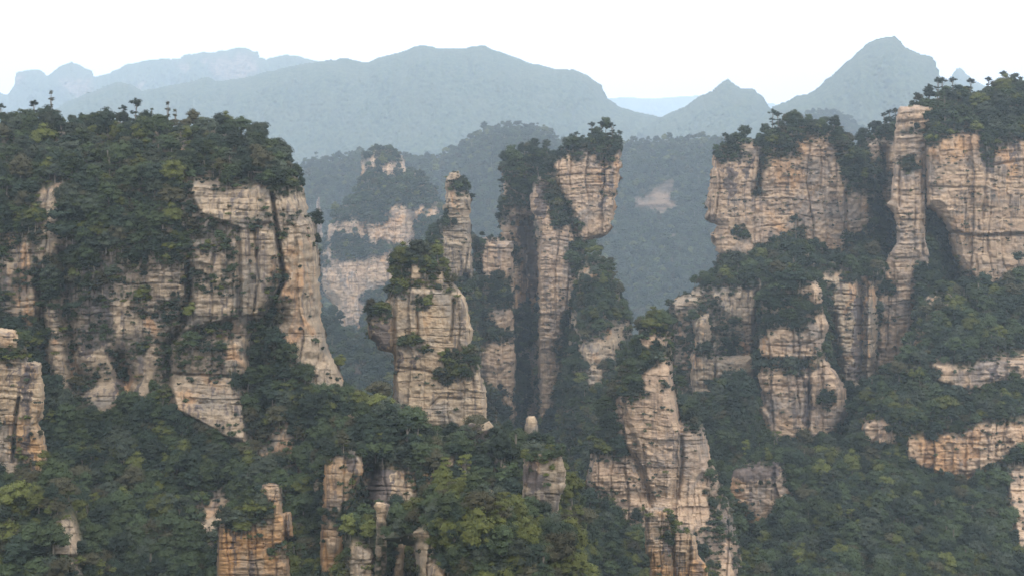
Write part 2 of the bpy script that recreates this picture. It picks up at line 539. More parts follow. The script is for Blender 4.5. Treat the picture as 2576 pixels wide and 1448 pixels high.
HL = dict(kind='structure', mat=FAR_WOOD, hill=True, relief=.5, step=4.0, rag=3.0)
body('forested_hill', [(1980, 310), (2050, 285), (2085, 279), (2110, 282), (2140, 303), (2170, 328), (2210, 343), (2280, 350), (2280, 480), (1980, 480)], 4000, T=80, rnd=60, slope=1.6,
     gully=120, back=200, seed=15, tree=13, tint='far', place='on the hazy hill behind the square cliff', **HL)
body('forested_hill', [(250, 460), (600, 440), (760, 412), (800, 404), (850, 401), (880, 385), (930, 380), (990, 386), (1050, 402), (1100, 396), (1140, 372), (1175, 352), (1200, 336), (1240, 322),
     (1290, 315), (1340, 320), (1390, 340), (1430, 360), (1500, 376), (1560, 366), (1600, 360), (1680, 352), (1760, 346), (1830, 350), (1880, 366), (2100, 380), (2400, 420), (2400, 1000), (250, 1000)],
     3100, T=130, rnd=90, slope=1.1, gully=240, back=300, seed=17, tree=12.5, tint='far', place='on the hazy forested hill',
     bumps=[([(1583, 507), (1660, 470), (1690, 456), (1690, 522), (1605, 524)], 26, 12)], bare=[[(1583, 507), (1630, 490), (1660, 470), (1690, 456), (1692, 522), (1660, 531), (1630, 533), (1605, 522)], [(1694, 578), (1710, 572), (1708, 592), (1694, 594)],
           [(1672, 640), (1690, 633), (1686, 656), (1674, 656)]], dens=1.0, **HL)

# ------------------------------------------------------------------ the sandstone towers, farthest first
body('rock_spire', [(797, 497), (803, 492), (808, 520), (811, 560), (818, 640), (786, 640), (795, 550)], 2100, T=6, rnd=8, mat='far', seed=19, rag=2,
     bare=[[(780, 480), (820, 480), (825, 600), (780, 600)]], label='thin pale rock needle in haze beside the big left massif', cat='rock spire', place='at the foot of the thin pale needle', tint='far')
body('rock_massif', [(903, 412), (910, 392), (930, 386), (950, 372), (975, 368), (992, 378), (1015, 392), (1022, 425), (1060, 442), (1085, 466), (1105, 506), (1130, 536), (1130, 610),
     (1105, 650), (1110, 760), (1100, 900), (880, 900), (860, 838), (845, 800), (840, 770), (815, 740), (806, 700), (806, 640), (818, 600), (826, 565), (840, 540), (870, 508), (902, 475), (908, 445)],
     1950, T=60, rnd=50, mat='pink', seed=21, prof=[(360, 80), (530, 0), (900, -50)], tree=8.5, tint='far', place='on the hazy banded cliff',
     bare=[[(898, 402), (922, 400), (922, 448), (904, 455)], [(974, 402), (996, 400), (996, 432), (976, 432)], [(1006, 382), (1026, 390), (1024, 430), (1009, 428)], [(935, 392), (952, 390), (950, 425), (938, 425)],
           [(826, 560), (860, 567), (930, 562), (960, 555), (985, 545), (1000, 524), (1060, 526), (1062, 545), (1035, 556), (1042, 590), (1038, 614), (990, 607), (940, 607), (925, 592), (880, 582), (850, 592), (826, 602)],
           [(1075, 535), (1108, 524), (1108, 542), (1080, 552)], [(806, 630), (840, 625), (835, 652), (808, 655)],
           [(812, 682), (850, 650), (870, 645), (900, 660), (930, 655), (960, 640), (1000, 630), (1010, 680), (990, 705), (950, 720), (915, 735), (907, 780), (885, 835), (860, 828), (843, 790), (845, 770), (818, 735)]],
     label='hazy banded cliff with forest belts and a small capped tower on top', cat='cliff', step=2.0, grooves=[([(925, 590), (928, 620)], 4, 6), ([(1042, 560), (1050, 640)], 14, 14)])
body('forested_hill', [(790, 830), (820, 800), (845, 785), (870, 830), (900, 850), (940, 800), (985, 790), (1010, 860), (1020, 1100), (790, 1100)], 1350, T=20, rnd=40, slope=.35,
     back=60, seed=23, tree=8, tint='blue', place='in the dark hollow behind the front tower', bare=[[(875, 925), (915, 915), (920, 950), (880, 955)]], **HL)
body('rock_wall', [(2120, 420), (2140, 378), (2160, 358), (2190, 343), (2215, 315), (2250, 303), (2280, 300), (2300, 420), (2300, 800), (2120, 800), (2125, 500)], 1015, T=22, rnd=40, mat='pink', seed=25,
     bare=[[(2186, 362), (2222, 360), (2223, 395), (2192, 402), (2202, 430), (2197, 458), (2162, 452), (2160, 405), (2184, 400)],
           [(2231, 352), (2264, 345), (2264, 520), (2240, 522), (2214, 507), (2204, 480), (2231, 465), (2232, 420), (2229, 400)]],
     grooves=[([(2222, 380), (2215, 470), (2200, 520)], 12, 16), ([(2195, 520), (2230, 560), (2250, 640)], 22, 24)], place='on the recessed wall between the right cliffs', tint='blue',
     label='narrow recessed rock wall filled with bushes between the square cliff and the tall buttress', cat='cliff')
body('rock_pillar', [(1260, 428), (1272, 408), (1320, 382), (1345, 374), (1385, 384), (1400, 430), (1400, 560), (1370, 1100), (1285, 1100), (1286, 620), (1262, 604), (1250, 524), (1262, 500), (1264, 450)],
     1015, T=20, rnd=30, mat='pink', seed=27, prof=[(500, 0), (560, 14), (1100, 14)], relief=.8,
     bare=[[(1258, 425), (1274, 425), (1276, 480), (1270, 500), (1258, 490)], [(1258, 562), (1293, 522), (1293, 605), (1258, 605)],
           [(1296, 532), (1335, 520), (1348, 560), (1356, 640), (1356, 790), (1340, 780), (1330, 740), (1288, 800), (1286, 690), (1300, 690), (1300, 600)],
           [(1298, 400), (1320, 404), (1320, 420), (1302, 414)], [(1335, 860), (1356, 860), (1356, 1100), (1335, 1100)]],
     stains_shade=[[(1310, 560), (1340, 540), (1360, 600), (1360, 740), (1325, 750)]],  # shade of the cleft wall, painted into the rock colour
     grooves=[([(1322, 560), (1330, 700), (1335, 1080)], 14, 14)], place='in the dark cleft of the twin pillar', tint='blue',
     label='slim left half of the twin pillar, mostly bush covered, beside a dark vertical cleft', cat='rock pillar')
body('rock_pillar', [(1383, 408), (1400, 395), (1430, 374), (1450, 360), (1480, 341), (1510, 338), (1545, 346), (1562, 364), (1567, 395), (1564, 420), (1556, 470), (1551, 520), (1545, 550), (1536, 578), (1528, 594),
     (1480, 606), (1470, 640), (1480, 1100), (1352, 1100), (1352, 640), (1342, 560), (1333, 530), (1333, 495), (1342, 455), (1368, 432)], 975, T=22, rnd=20, step=1.6, mat='pink', seed=29, tree=7.5,
     bare=[[(1398, 420), (1440, 408), (1465, 388), (1498, 394), (1500, 418), (1535, 418), (1540, 398), (1575, 390), (1575, 420), (1560, 470), (1552, 530), (1540, 578), (1530, 598), (1475, 612), (1458, 592), (1450, 560), (1442, 530), (1430, 500), (1415, 470), (1400, 455)],
           [(1328, 500), (1343, 462), (1370, 455), (1375, 500), (1385, 520), (1400, 560), (1415, 590), (1432, 590), (1442, 602), (1438, 640), (1440, 700), (1438, 740), (1420, 790), (1408, 810), (1405, 900), (1395, 960), (1375, 1050), (1346, 1060), (1346, 640), (1336, 560), (1328, 530)],
           [(1395, 1040), (1430, 1030), (1485, 1040), (1490, 1100), (1455, 1112), (1440, 1072), (1430, 1062), (1420, 1105), (1400, 1092)]],
     veg=[[(1500, 485), (1545, 474), (1548, 486), (1505, 496)], [(1398, 740), (1420, 738), (1420, 748), (1400, 750)]],
     stains_shade=[[(1507, 420), (1533, 420), (1530, 465), (1512, 470)], [(1512, 495), (1530, 490), (1526, 525), (1515, 525)], [(1350, 455), (1376, 455), (1380, 540), (1350, 545)]],
     grooves=[([(1400, 470), (1430, 540), (1450, 620)], 10, 9)], place='on the flat-topped twin pillar', tint='mid',
     label='tall flat-topped main half of the twin pillar with overhanging pinkish face and tree cap', cat='rock pillar')
body('rock_buttress', [(1188, 600), (1225, 596), (1292, 600), (1294, 700), (1294, 800), (1298, 900), (1302, 1100), (1205, 1100), (1200, 800), (1190, 650)], 985, T=20, rnd=22, mat='pink', seed=31,
     bare=[[(1217, 600), (1298, 596), (1298, 690), (1280, 692), (1250, 682), (1225, 692), (1217, 750), (1210, 750), (1217, 640)], [(1283, 690), (1300, 690), (1302, 1060), (1280, 1060), (1278, 970), (1282, 870), (1280, 800)],
           [(1215, 788), (1278, 780), (1282, 820), (1250, 818)], [(1208, 865), (1282, 862), (1282, 978), (1222, 978), (1210, 930)]],
     place='on the low buttress left of the cleft', tint='blue', label='low tree-topped buttress with three bare bands at the foot of the twin pillar', cat='rock buttress')
body('rock_spire', [(1121, 448), (1130, 433), (1155, 431), (1162, 450), (1165, 463), (1181, 480), (1187, 502), (1185, 530), (1185, 560), (1187, 620), (1190, 660), (1196, 720), (1204, 800), (1210, 1000), (1085, 1000),
     (1080, 700), (1072, 660), (1072, 610), (1090, 575), (1113, 548), (1118, 532), (1113, 525), (1118, 500), (1119, 470)], 945, T=18, rnd=18, step=1.6, mat='grey', seed=33, tree=5.5, rag=3,
     bare=[[(1115, 448), (1130, 425), (1165, 430), (1168, 464), (1120, 468)], [(1115, 475), (1150, 492), (1192, 492), (1192, 640), (1195, 690), (1110, 690), (1100, 640), (1110, 595), (1118, 560), (1130, 540), (1108, 530), (1112, 500)]],
     veg=[[(1135, 460), (1182, 462), (1190, 490), (1150, 488)], [(1122, 545), (1150, 550), (1148, 570), (1115, 575)]],
     place='on the slender finger spire', tint='mid', label='slender grey finger-like spire with bushy ledges left of the twin pillar', cat='rock spire')
body('rock_pillar', [(1498, 632), (1522, 645), (1545, 690), (1560, 730), (1575, 775), (1590, 808), (1592, 850), (1580, 900), (1585, 1100), (1410, 1100), (1398, 1000), (1426, 910), (1434, 810), (1442, 735), (1455, 685), (1475, 645)],
     935, T=45, rnd=70, mat='grey', seed=35, slope=.18, tree=7,
     bare=[[(1447, 680), (1480, 670), (1512, 680), (1502, 697), (1462, 699)], [(1420, 788), (1446, 788), (1444, 818), (1420, 818)],
           [(1463, 860), (1520, 852), (1545, 832), (1568, 800), (1575, 840), (1575, 862), (1555, 878), (1542, 918), (1500, 922), (1476, 897)], [(1483, 936), (1522, 926), (1527, 962), (1480, 988), (1476, 962)]],
     place='on the bushy cone below the twin pillar', tint='mid', label='bushy cone-shaped pillar with a few bare ledges standing below the twin pillar', cat='rock pillar')
body('rock_massif', [(1788, 402), (1798, 378), (1828, 358), (1880, 348), (1918, 348), (1930, 328), (1965, 318), (2010, 310), (2060, 312), (2100, 322), (2130, 346), (2150, 380), (2180, 410), (2200, 455), (2205, 760), (1800, 760),
     (1800, 640), (1793, 612), (1778, 588), (1795, 580), (1796, 564), (1773, 550), (1773, 514), (1783, 459), (1788, 420)], 985, T=30, rnd=22, mat='pink', seed=37, tree=7.5,
     bare=[[(1780, 400), (1808, 388), (1816, 412), (1870, 412), (1882, 366), (1912, 363), (1912, 397), (1932, 402), (1965, 397), (2010, 388), (2000, 362), (2030, 351), (2062, 351), (2092, 368), (2106, 400), (2106, 440), (2117, 480),
            (2127, 500), (2132, 560), (2132, 622), (2080, 632), (2050, 612), (2020, 582), (1990, 572), (1960, 592), (1920, 602), (1900, 628), (1880, 645), (1790, 645), (1785, 612), (1765, 590), (1785, 565), (1762, 552), (1765, 510)],
           [(2130, 500), (2140, 480), (2182, 474), (2193, 510), (2187, 565), (2130, 605)]],
     veg=[[(1828, 592), (1845, 556), (1875, 551), (1888, 592), (1882, 607), (1850, 602)], [(1906, 397), (1922, 395), (1926, 452), (1911, 488), (1894, 492), (1905, 450)], [(1994, 600), (2003, 545), (2012, 600)]],
     stains_shade=[[(1872, 405), (1886, 405), (1888, 465), (1876, 465)], [(1820, 420), (1840, 420), (1836, 510), (1824, 510)]],
     grooves=[([(1915, 395), (1912, 440), (1905, 482)], 8, 12), ([(2128, 480), (2130, 630)], 4, 5), ([(1796, 566), (1830, 570)], 3, 3)],
     place='on top of the square cliff', tint='mid', label='broad square-fronted cliff with pinkish layered face and tree cap', cat='cliff')
body('forested_hill', [(2285, 560), (2290, 330), (2375, 320), (2378, 530), (2400, 585), (2430, 665), (2450, 720), (2400, 1000), (2290, 1000), (2300, 760)], 965, T=12, rnd=40, slope=.2, back=40, seed=39, tree=7, tint='blue',
     place='in the shaded gap beside the tall buttress', **HL)
body('rock_buttress', [(2252, 300), (2262, 268), (2300, 264), (2352, 264), (2358, 300), (2342, 340), (2332, 380), (2330, 600), (2346, 650), (2350, 690), (2340, 740), (2320, 800), (2308, 900), (2300, 1100), (2172, 1100),
     (2192, 950), (2204, 880), (2208, 800), (2200, 760), (2190, 722), (2218, 690), (2234, 640), (2255, 608), (2254, 560), (2243, 532), (2226, 514), (2240, 500), (2250, 340)], 900, T=16, rnd=14, rag=2.6, relief=1.0, mat='pink', seed=41,
     bare=[[(2236, 258), (2362, 248), (2362, 310), (2340, 330), (2345, 380), (2345, 640), (2362, 680), (2346, 720), (2312, 760), (2302, 800), (2292, 850), (2282, 890), (2252, 942), (2200, 955), (2208, 900), (2212, 800), (2200, 760),
            (2240, 742), (2225, 702), (2225, 650), (2240, 610), (2238, 540), (2215, 515), (2232, 500)]],
     veg=[[(2262, 428), (2270, 402), (2310, 400), (2315, 432), (2290, 442)], [(2264, 322), (2340, 318), (2340, 332), (2264, 334)], [(2195, 690), (2235, 690), (2245, 745), (2205, 750)]],
     grooves=[([(2322, 380), (2321, 640)], 4, 5), ([(2264, 430), (2262, 520)], 3, 4)], place='on the tall narrow buttress', tint='mid',
     label='tall narrow buttress running the full height beside the great right wall', cat='rock buttress')
body('rock_wall', [(2322, 330), (2290, 282), (2300, 264), (2360, 244), (2410, 232), (2460, 238), (2490, 228), (2530, 220), (3000, 208), (3000, 800), (2440, 800), (2420, 710), (2400, 655), (2391, 612), (2378, 572), (2352, 537), (2328, 522), (2326, 400)],
     905, T=30, rnd=30, mat='pink', seed=43, prof=[(200, 40), (340, 0), (800, 0)], relief=.6, tree=8,
     bare=[[(2322, 387), (2350, 372), (2370, 347), (2400, 347), (2440, 342), (2475, 338), (2477, 370), (2482, 400), (2496, 412), (2502, 382), (2540, 376), (2556, 362), (3000, 356), (3000, 690), (2560, 692), (2500, 711), (2470, 703),
            (2430, 683), (2403, 663), (2390, 640), (2386, 600), (2370, 560), (2345, 535), (2322, 522)]],
     stains_shade=[[(2470, 340), (2492, 360), (2496, 430), (2484, 440)], [(2548, 365), (2556, 365), (2556, 415), (2550, 415)]],
     grooves=[([(2382, 584), (2460, 594), (2540, 590), (2600, 588)], 4, 5), ([(2330, 469), (2400, 472), (2452, 471)], 2.5, 3.5), ([(2482, 420), (2520, 412), (2600, 400)], 3, 4), ([(2480, 400), (2482, 430), (2470, 560)], 4, 3)],
     bumps=[([(2322, 340), (3000, 330), (3000, 590), (2540, 590), (2460, 594), (2380, 584), (2322, 520)], 5, 6)], place='on the forested crest of the great right wall', tint='green',
     label='great pale pink wall at right edge with a forested crest and a long undercut ledge', cat='cliff')
body('forested_hill', [(1680, 760), (1740, 730), (1780, 700), (1830, 672), (1900, 662), (1960, 632), (2005, 612), (2060, 655), (2130, 658), (2195, 648), (2235, 670), (2225, 702), (2206, 732), (2212, 800), (2206, 900), (2195, 1000), (2180, 1060),
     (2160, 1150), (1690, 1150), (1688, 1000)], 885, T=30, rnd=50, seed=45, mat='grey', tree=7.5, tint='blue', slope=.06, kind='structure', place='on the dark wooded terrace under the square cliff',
     bare=[[(1690, 742), (1735, 736), (1752, 740), (1750, 768), (1720, 772), (1693, 790)], [(1790, 735), (1908, 732), (1908, 800), (1900, 832), (1893, 880), (1866, 860), (1856, 800), (1800, 770)], [(2092, 722), (2160, 702), (2222, 722), (2216, 780), (2218, 900), (2205, 975), (2150, 985), (2110, 940), (2100, 880), (2085, 800)],
           [(2000, 652), (2045, 634), (2050, 660), (2042, 682), (2030, 662)], [(2060, 690), (2110, 700), (2100, 730), (2065, 715)]],
     scrub=True, sparse=[[(1690, 725), (1905, 725), (1900, 1000), (1690, 1000)], [(2085, 722), (2160, 702), (2215, 722), (2212, 780), (2215, 900), (2200, 970), (2120, 990), (2105, 880), (2090, 800)]],
     stains_shade=[[(2150, 730), (2172, 730), (2176, 960), (2150, 960)]], grooves=[([(2165, 720), (2170, 960)], 10, 12), ([(1905, 740), (1900, 900)], 8, 18), ([(2090, 800), (2110, 960)], 14, 14)])
body('rock_pillar', [(1738, 808), (1758, 790), (1786, 788), (1790, 840), (1786, 872), (1800, 892), (1850, 892), (1898, 888), (1905, 930), (1896, 960), (1892, 1010), (1895, 1060), (1735, 1060), (1736, 960), (1732, 900), (1742, 872), (1742, 830)],
     845, T=24, rnd=24, mat='grey', seed=47,
     bare=[[(1742, 848), (1768, 800), (1784, 786), (1795, 830), (1790, 866), (1760, 868), (1742, 890)], [(1728, 905), (1800, 896), (1895, 884), (1908, 935), (1862, 968), (1832, 952), (1792, 957), (1782, 1005), (1730, 1010), (1730, 960)]],
     grooves=[([(1798, 890), (1800, 960)], 3, 4)], place='on the short stub pillar below the wooded terrace', tint='blue', label='short grey stub pillar with a wide banded base below the wooded terrace', cat='rock pillar')
body('rock_pillar', [(1908, 748), (1928, 716), (1960, 690), (2000, 680), (2050, 700), (2070, 730), (2075, 790), (2087, 815), (2078, 850), (2076, 900), (2110, 940), (2128, 975), (2133, 1035), (2120, 1070), (2125, 1130), (1905, 1130), (1910, 1075),
     (1897, 1025), (1918, 1012), (1907, 960), (1901, 925), (1908, 890), (1911, 820), (1906, 770)], 805, T=26, rnd=22, mat='pink', seed=49, tree=7,
     bare=[[(1902, 852), (1935, 852), (1960, 830), (1990, 837), (2030, 832), (2060, 790), (2085, 790), (2095, 818), (2083, 850), (2074, 892), (2042, 892), (2047, 932), (2062, 937), (2090, 903), (2135, 960), (2140, 1035), (2126, 1074), (2060, 1103),
            (1990, 1113), (1915, 1118), (1905, 1075), (1890, 1025), (1915, 1010), (1900, 960), (1898, 930), (1930, 920), (1985, 935), (2032, 920), (2030, 905), (1990, 905), (1940, 905), (1900, 895)], [(2010, 726), (2056, 722), (2060, 757), (2040, 762), (2015, 747)],
           [(1910, 764), (1992, 762), (1992, 777), (1912, 780)]],
     veg=[[(1908, 908), (1960, 906), (2032, 906), (2034, 944), (1990, 936), (1908, 932)], [(2060, 1000), (2085, 985), (2090, 1030), (2068, 1040)]],
     stains_shade=[[(2028, 960), (2042, 960), (2040, 1100), (2028, 1100)]],
     grooves=[([(2032, 900), (2036, 1000), (2030, 1110)], 5, 6), ([(1905, 900), (1960, 905), (2035, 905)], 5, 4), ([(1910, 865), (2000, 872), (2070, 850)], 2.5, 2.5)],
     place='on the tiered square tower', tint='blue', label='massive square tower in tiers with a bush belt round its middle below the square cliff', cat='rock pillar')
body('forested_hill', [(1720, 1030), (1760, 1005), (1800, 985), (1880, 975), (1905, 995), (1925, 1110), (2130, 1118), (2170, 1100), (2220, 1200), (2220, 1300), (1760, 1490), (1740, 1200)], 790, T=20, rnd=60, slope=.16, back=60, seed=51, tree=7.5, tint='blue',
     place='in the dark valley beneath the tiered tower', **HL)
body('rock_wall', [(1832, 1230), (1845, 1180), (1890, 1160), (1960, 1155), (2020, 1165), (2020, 1230), (1975, 1320), (1930, 1390), (1860, 1430), (1832, 1380)], 695, T=12, rnd=30, mat='pink', seed=53,
     bare=[[(1836, 1195), (1880, 1172), (1970, 1165), (1975, 1240), (1955, 1310), (1915, 1352), (1885, 1340), (1875, 1280), (1840, 1255)]], stains_shade=[[(1836, 1165), (1985, 1160), (1960, 1200), (1840, 1215)]], place='along the low cliff in the valley', tint='blue',
     label='low reddish cliff half buried in forest deep in the valley', cat='cliff')

# ------------------------------------------------------------------ middle distance
body('rock_massif', [(-420, 318), (0, 308), (60, 303), (130, 306), (200, 308), (240, 300), (310, 306), (380, 320), (440, 326), (500, 322), (560, 326), (600, 335), (640, 362), (690, 382), (725, 405), (752, 440), (768, 478), (778, 535), (795, 562), (802, 612),
     (806, 700), (812, 790), (822, 860), (845, 910), (860, 945), (882, 985), (905, 1040), (940, 1120), (960, 1250), (980, 1495), (-420, 1495)], 540, T=40, rnd=90, mat='grey', seed=55, step=2.0, tree=7.0, sc=.8,
     prof=[(290, 85), (470, 8), (560, 0), (960, 0), (1130, -18), (1495, -95)],
     bare=[[(460, 462), (500, 452), (506, 472), (545, 480), (600, 478), (650, 470), (662, 486), (657, 520), (652, 552), (600, 554), (565, 547), (540, 537), (500, 532), (505, 507), (488, 490), (468, 470)],
           [(688, 498), (735, 490), (780, 500), (790, 530), (772, 542), (720, 547), (690, 542), (680, 500)],
           [(712, 572), (770, 560), (796, 575), (812, 620), (814, 700), (820, 780), (825, 850), (840, 900), (866, 930), (872, 965), (842, 988), (800, 988), (780, 942), (760, 902), (738, 900), (712, 850), (698, 790), (693, 745), (712, 700), (705, 650), (713, 620)],
           [(604, 590), (640, 575), (690, 583), (702, 640), (692, 692), (674, 722), (669, 772), (641, 792), (610, 802), (604, 760), (600, 700), (603, 640)],
           [(498, 627), (545, 619), (574, 640), (570, 670), (540, 692), (500, 692), (496, 660)], [(477, 735), (530, 730), (602, 740), (602, 777), (560, 787), (478, 792)],
           [(428, 938), (500, 943), (560, 950), (608, 945), (632, 930), (634, 945), (612, 958), (594, 985), (617, 1000), (623, 1040), (614, 1070), (622, 1110), (620, 1122), (560, 1093), (520, 1082), (500, 1057), (455, 1052), (440, 1027), (428, 985)],
           [(590, 850), (616, 852), (616, 890), (632, 925), (615, 940), (560, 935), (575, 880)],
           [(283, 770), (328, 764), (332, 800), (412, 815), (414, 847), (350, 852), (283, 842)], [(388, 690), (410, 680), (447, 690), (442, 742), (398, 744)],
           [(356, 865), (390, 860), (388, 975), (384, 1002), (350, 1002), (348, 910)], [(213, 1002), (262, 955), (347, 955), (347, 1022), (300, 1012), (230, 1042)],
           [(195, 880), (230, 870), (276, 878), (274, 922), (200, 922)], [(88, 500), (105, 481), (152, 480), (154, 512), (142, 527), (132, 560), (126, 622), (120, 658), (109, 640), (109, 570), (117, 540), (94, 517)],
           [(128, 562), (150, 532), (154, 600), (150, 642), (134, 642)], [(118, 775), (136, 775), (140, 932), (124, 927)], [(140, 852), (174, 850), (177, 1002), (150, 1002), (143, 930)],
           [(23, 625), (74, 617), (77, 660), (60, 692), (23, 687)], [(38, 745), (84, 737), (99, 797), (85, 812), (33, 802)], [(682, 1085), (732, 1082), (730, 1128), (690, 1136)], [(508, 1268), (560, 1262), (556, 1340), (515, 1335)]],
     sparse=[[(170, 720), (250, 640), (330, 660), (380, 650), (480, 690), (480, 800), (430, 870), (428, 1000), (350, 1040), (210, 1050), (130, 1000), (110, 800)],
             [(465, 460), (690, 485), (790, 500), (815, 700), (865, 930), (885, 1000), (765, 1000), (735, 900), (700, 800), (690, 690), (672, 760), (640, 805), (478, 805), (468, 600)], [(-20, 600), (110, 600), (112, 815), (-20, 815)],
             [(425, 800), (615, 795), (632, 930), (605, 960), (425, 950)], [(480, 1245), (600, 1240), (600, 1400), (490, 1390)], [(640, 1120), (745, 1140), (740, 1215), (655, 1215)]],
     stains_shade=[[(295, 955), (312, 955), (314, 1010), (298, 1012)], [(200, 640), (270, 650), (280, 860), (210, 900)], [(335, 955), (350, 955), (352, 1020), (340, 1020)]],
     grooves=[([(683, 490), (692, 560), (705, 640), (712, 705), (690, 760)], 5, 9), ([(474, 680), (478, 760), (462, 810), (425, 870), (424, 960)], 12, 9), ([(690, 800), (650, 860), (650, 960), (660, 1100)], 34, 13),
              ([(604, 955), (616, 968)], 9, 10), ([(100, 690), (104, 800), (118, 960)], 13, 8), ([(158, 640), (165, 760), (190, 950)], 18, 9), ([(640, 580), (650, 700), (640, 780)], 3, 3), ([(430, 940), (520, 944), (600, 947)], 3, 3),
              ([(300, 900), (320, 980)], 20, 8)],
     bumps=[([(426, 862), (500, 850), (612, 850), (632, 930), (604, 960), (620, 1040), (624, 1122), (560, 1100), (500, 1065), (440, 1035), (424, 960)], 11, 12),
            ([(478, 600), (602, 600), (602, 800), (430, 850), (430, 810), (478, 800)], 9, 14), ([(600, 565), (692, 570), (702, 650), (668, 790), (604, 800)], 5, 10), ([(450, 430), (690, 440), (690, 560), (600, 580), (500, 540)], 5, 12)],
     place='on the big left massif', tint='mid', label='huge forest-topped massif filling the left, with bare columns and a jutting layered block', cat='cliff', back=120)
body('rock_pillar', [(1000, 668), (1025, 650), (1060, 645), (1105, 655), (1118, 695), (1150, 718), (1170, 745), (1180, 780), (1185, 812), (1192, 830), (1188, 850), (1186, 862), (1198, 885), (1206, 920), (1215, 950), (1225, 985), (1226, 1025), (1230, 1120),
     (980, 1120), (988, 1050), (988, 980), (990, 895), (984, 888), (972, 885), (950, 879), (946, 862), (927, 850), (922, 805), (928, 785), (960, 768), (976, 740), (986, 705), (994, 680)], 590, T=19, rnd=14, step=1.5, mat='warm', seed=57, tree=6.0, rag=2.4, sc=.85,
     bare=[[(988, 752), (1035, 748), (1060, 725), (1080, 719), (1100, 722), (1120, 735), (1170, 735), (1185, 760), (1200, 830), (1192, 862), (1160, 866), (1130, 876), (1120, 902), (1100, 927), (1085, 952), (1100, 953), (1130, 957), (1165, 962), (1200, 932),
            (1222, 950), (1236, 985), (1238, 1080), (1150, 1080), (1140, 1064), (1090, 1064), (1080, 1080), (1060, 1080), (1040, 1034), (1000, 1034), (980, 1042), (980, 895), (984, 830), (983, 780)], [(918, 812), (960, 815), (990, 802), (990, 897), (960, 890), (936, 868)],
           [(1022, 668), (1058, 672), (1062, 700), (1022, 708)], [(1100, 690), (1120, 688), (1122, 722), (1106, 716)]],
     veg=[[(991, 872), (1008, 862), (1022, 838), (1045, 850), (1064, 880), (1050, 890), (1000, 888)], [(1080, 955), (1100, 906), (1118, 890), (1125, 870), (1160, 864), (1196, 867), (1207, 890), (1222, 920), (1227, 960), (1195, 930), (1160, 927), (1130, 932), (1115, 950)],
          [(1048, 750), (1075, 745), (1078, 780), (1052, 785)]],
     stains_shade=[[(928, 820), (985, 810), (985, 880), (955, 880)], [(1064, 722), (1076, 722), (1075, 750), (1065, 750)], [(1000, 890), (1012, 890), (1012, 925), (1002, 925)], [(1040, 892), (1052, 892), (1048, 922), (1040, 922)]],  # first polygon paints the left overhang's shade into the rock; the others are stains
     grooves=[([(1141, 755), (1139, 800), (1133, 855)], 3, 3.5), ([(1049, 785), (1050, 850)], 3, 3), ([(1000, 924), (1060, 930), (1100, 940)], 3, 2.5), ([(1082, 1020), (1105, 1000), (1160, 1002)], 3, 2.5), ([(990, 800), (988, 900)], 4, 3)],
     bumps=[([(990, 720), (1180, 730), (1235, 1080), (982, 1080)], 6, 14)], place='on the front golden tower', tint='yellow', label='leaning golden-tan tower at centre, tree crowned, with a dark overhang on its left', cat='rock pillar')
body('rock_pillar', [(1606, 828), (1640, 808), (1665, 806), (1688, 820), (1694, 852), (1690, 872), (1694, 920), (1699, 975), (1706, 1030), (1714, 1062), (1745, 1056), (1770, 1064), (1779, 1100), (1790, 1150), (1812, 1200), (1842, 1280), (1862, 1360), (1875, 1495),
     (1470, 1495), (1475, 1200), (1490, 1110), (1518, 1030), (1545, 965), (1560, 925), (1588, 885), (1600, 855)], 650, T=28, rnd=30, step=1.6, mat='pink', seed=59, tree=6.0, rag=4, sc=.9, prof=[(800, 10), (1000, 0), (1250, -5), (1495, -50)],
     bare=[[(1618, 862), (1650, 846), (1682, 849), (1682, 872), (1618, 877)], [(1614, 947), (1650, 936), (1660, 926), (1695, 905), (1702, 960), (1704, 1010), (1710, 1040), (1716, 1080), (1709, 1110), (1716, 1150), (1726, 1162), (1702, 1200), (1702, 1262), (1690, 1302),
            (1650, 1302), (1640, 1252), (1620, 1182), (1600, 1132), (1574, 1112), (1558, 1092), (1553, 1040), (1553, 1008), (1574, 988), (1610, 987)], [(1715, 1080), (1772, 1066), (1779, 1110), (1782, 1150), (1774, 1202), (1750, 1222), (1720, 1232), (1704, 1285), (1702, 1200), (1716, 1150), (1708, 1100)],
           [(1576, 1282), (1603, 1280), (1598, 1342), (1580, 1342)], [(1465, 1165), (1560, 1150), (1625, 1180), (1645, 1255), (1645, 1300), (1575, 1248), (1530, 1234), (1470, 1218)], [(1695, 1230), (1778, 1215), (1790, 1320), (1762, 1348), (1700, 1332)], [(1800, 1400), (1842, 1370), (1855, 1448), (1810, 1462)]],
     sparse=[[(1465, 1160), (1620, 1150), (1700, 1240), (1780, 1150), (1850, 1300), (1875, 1495), (1700, 1495), (1600, 1300), (1470, 1260)]],
     veg=[[(1556, 985), (1612, 955), (1626, 992), (1575, 1015)], [(1700, 1040), (1735, 1030), (1772, 1040), (1770, 1072), (1720, 1085)], [(1660, 950), (1690, 955), (1680, 975), (1650, 970)]],
     grooves=[([(1618, 1120), (1623, 1200), (1640, 1285)], 3.5, 3), ([(1710, 1060), (1716, 1150), (1704, 1250)], 5, 5), ([(1555, 1115), (1600, 1160), (1640, 1260)], 8, 6)], bumps=[([(1553, 1000), (1620, 930), (1700, 910), (1720, 1100), (1690, 1300), (1640, 1300), (1600, 1130)], 6, 18)],
     place='on the pale pillar right of centre', tint='mid', label='pale pillar with a bushy top and white streaks right of centre, wide wooded base', cat='rock pillar')
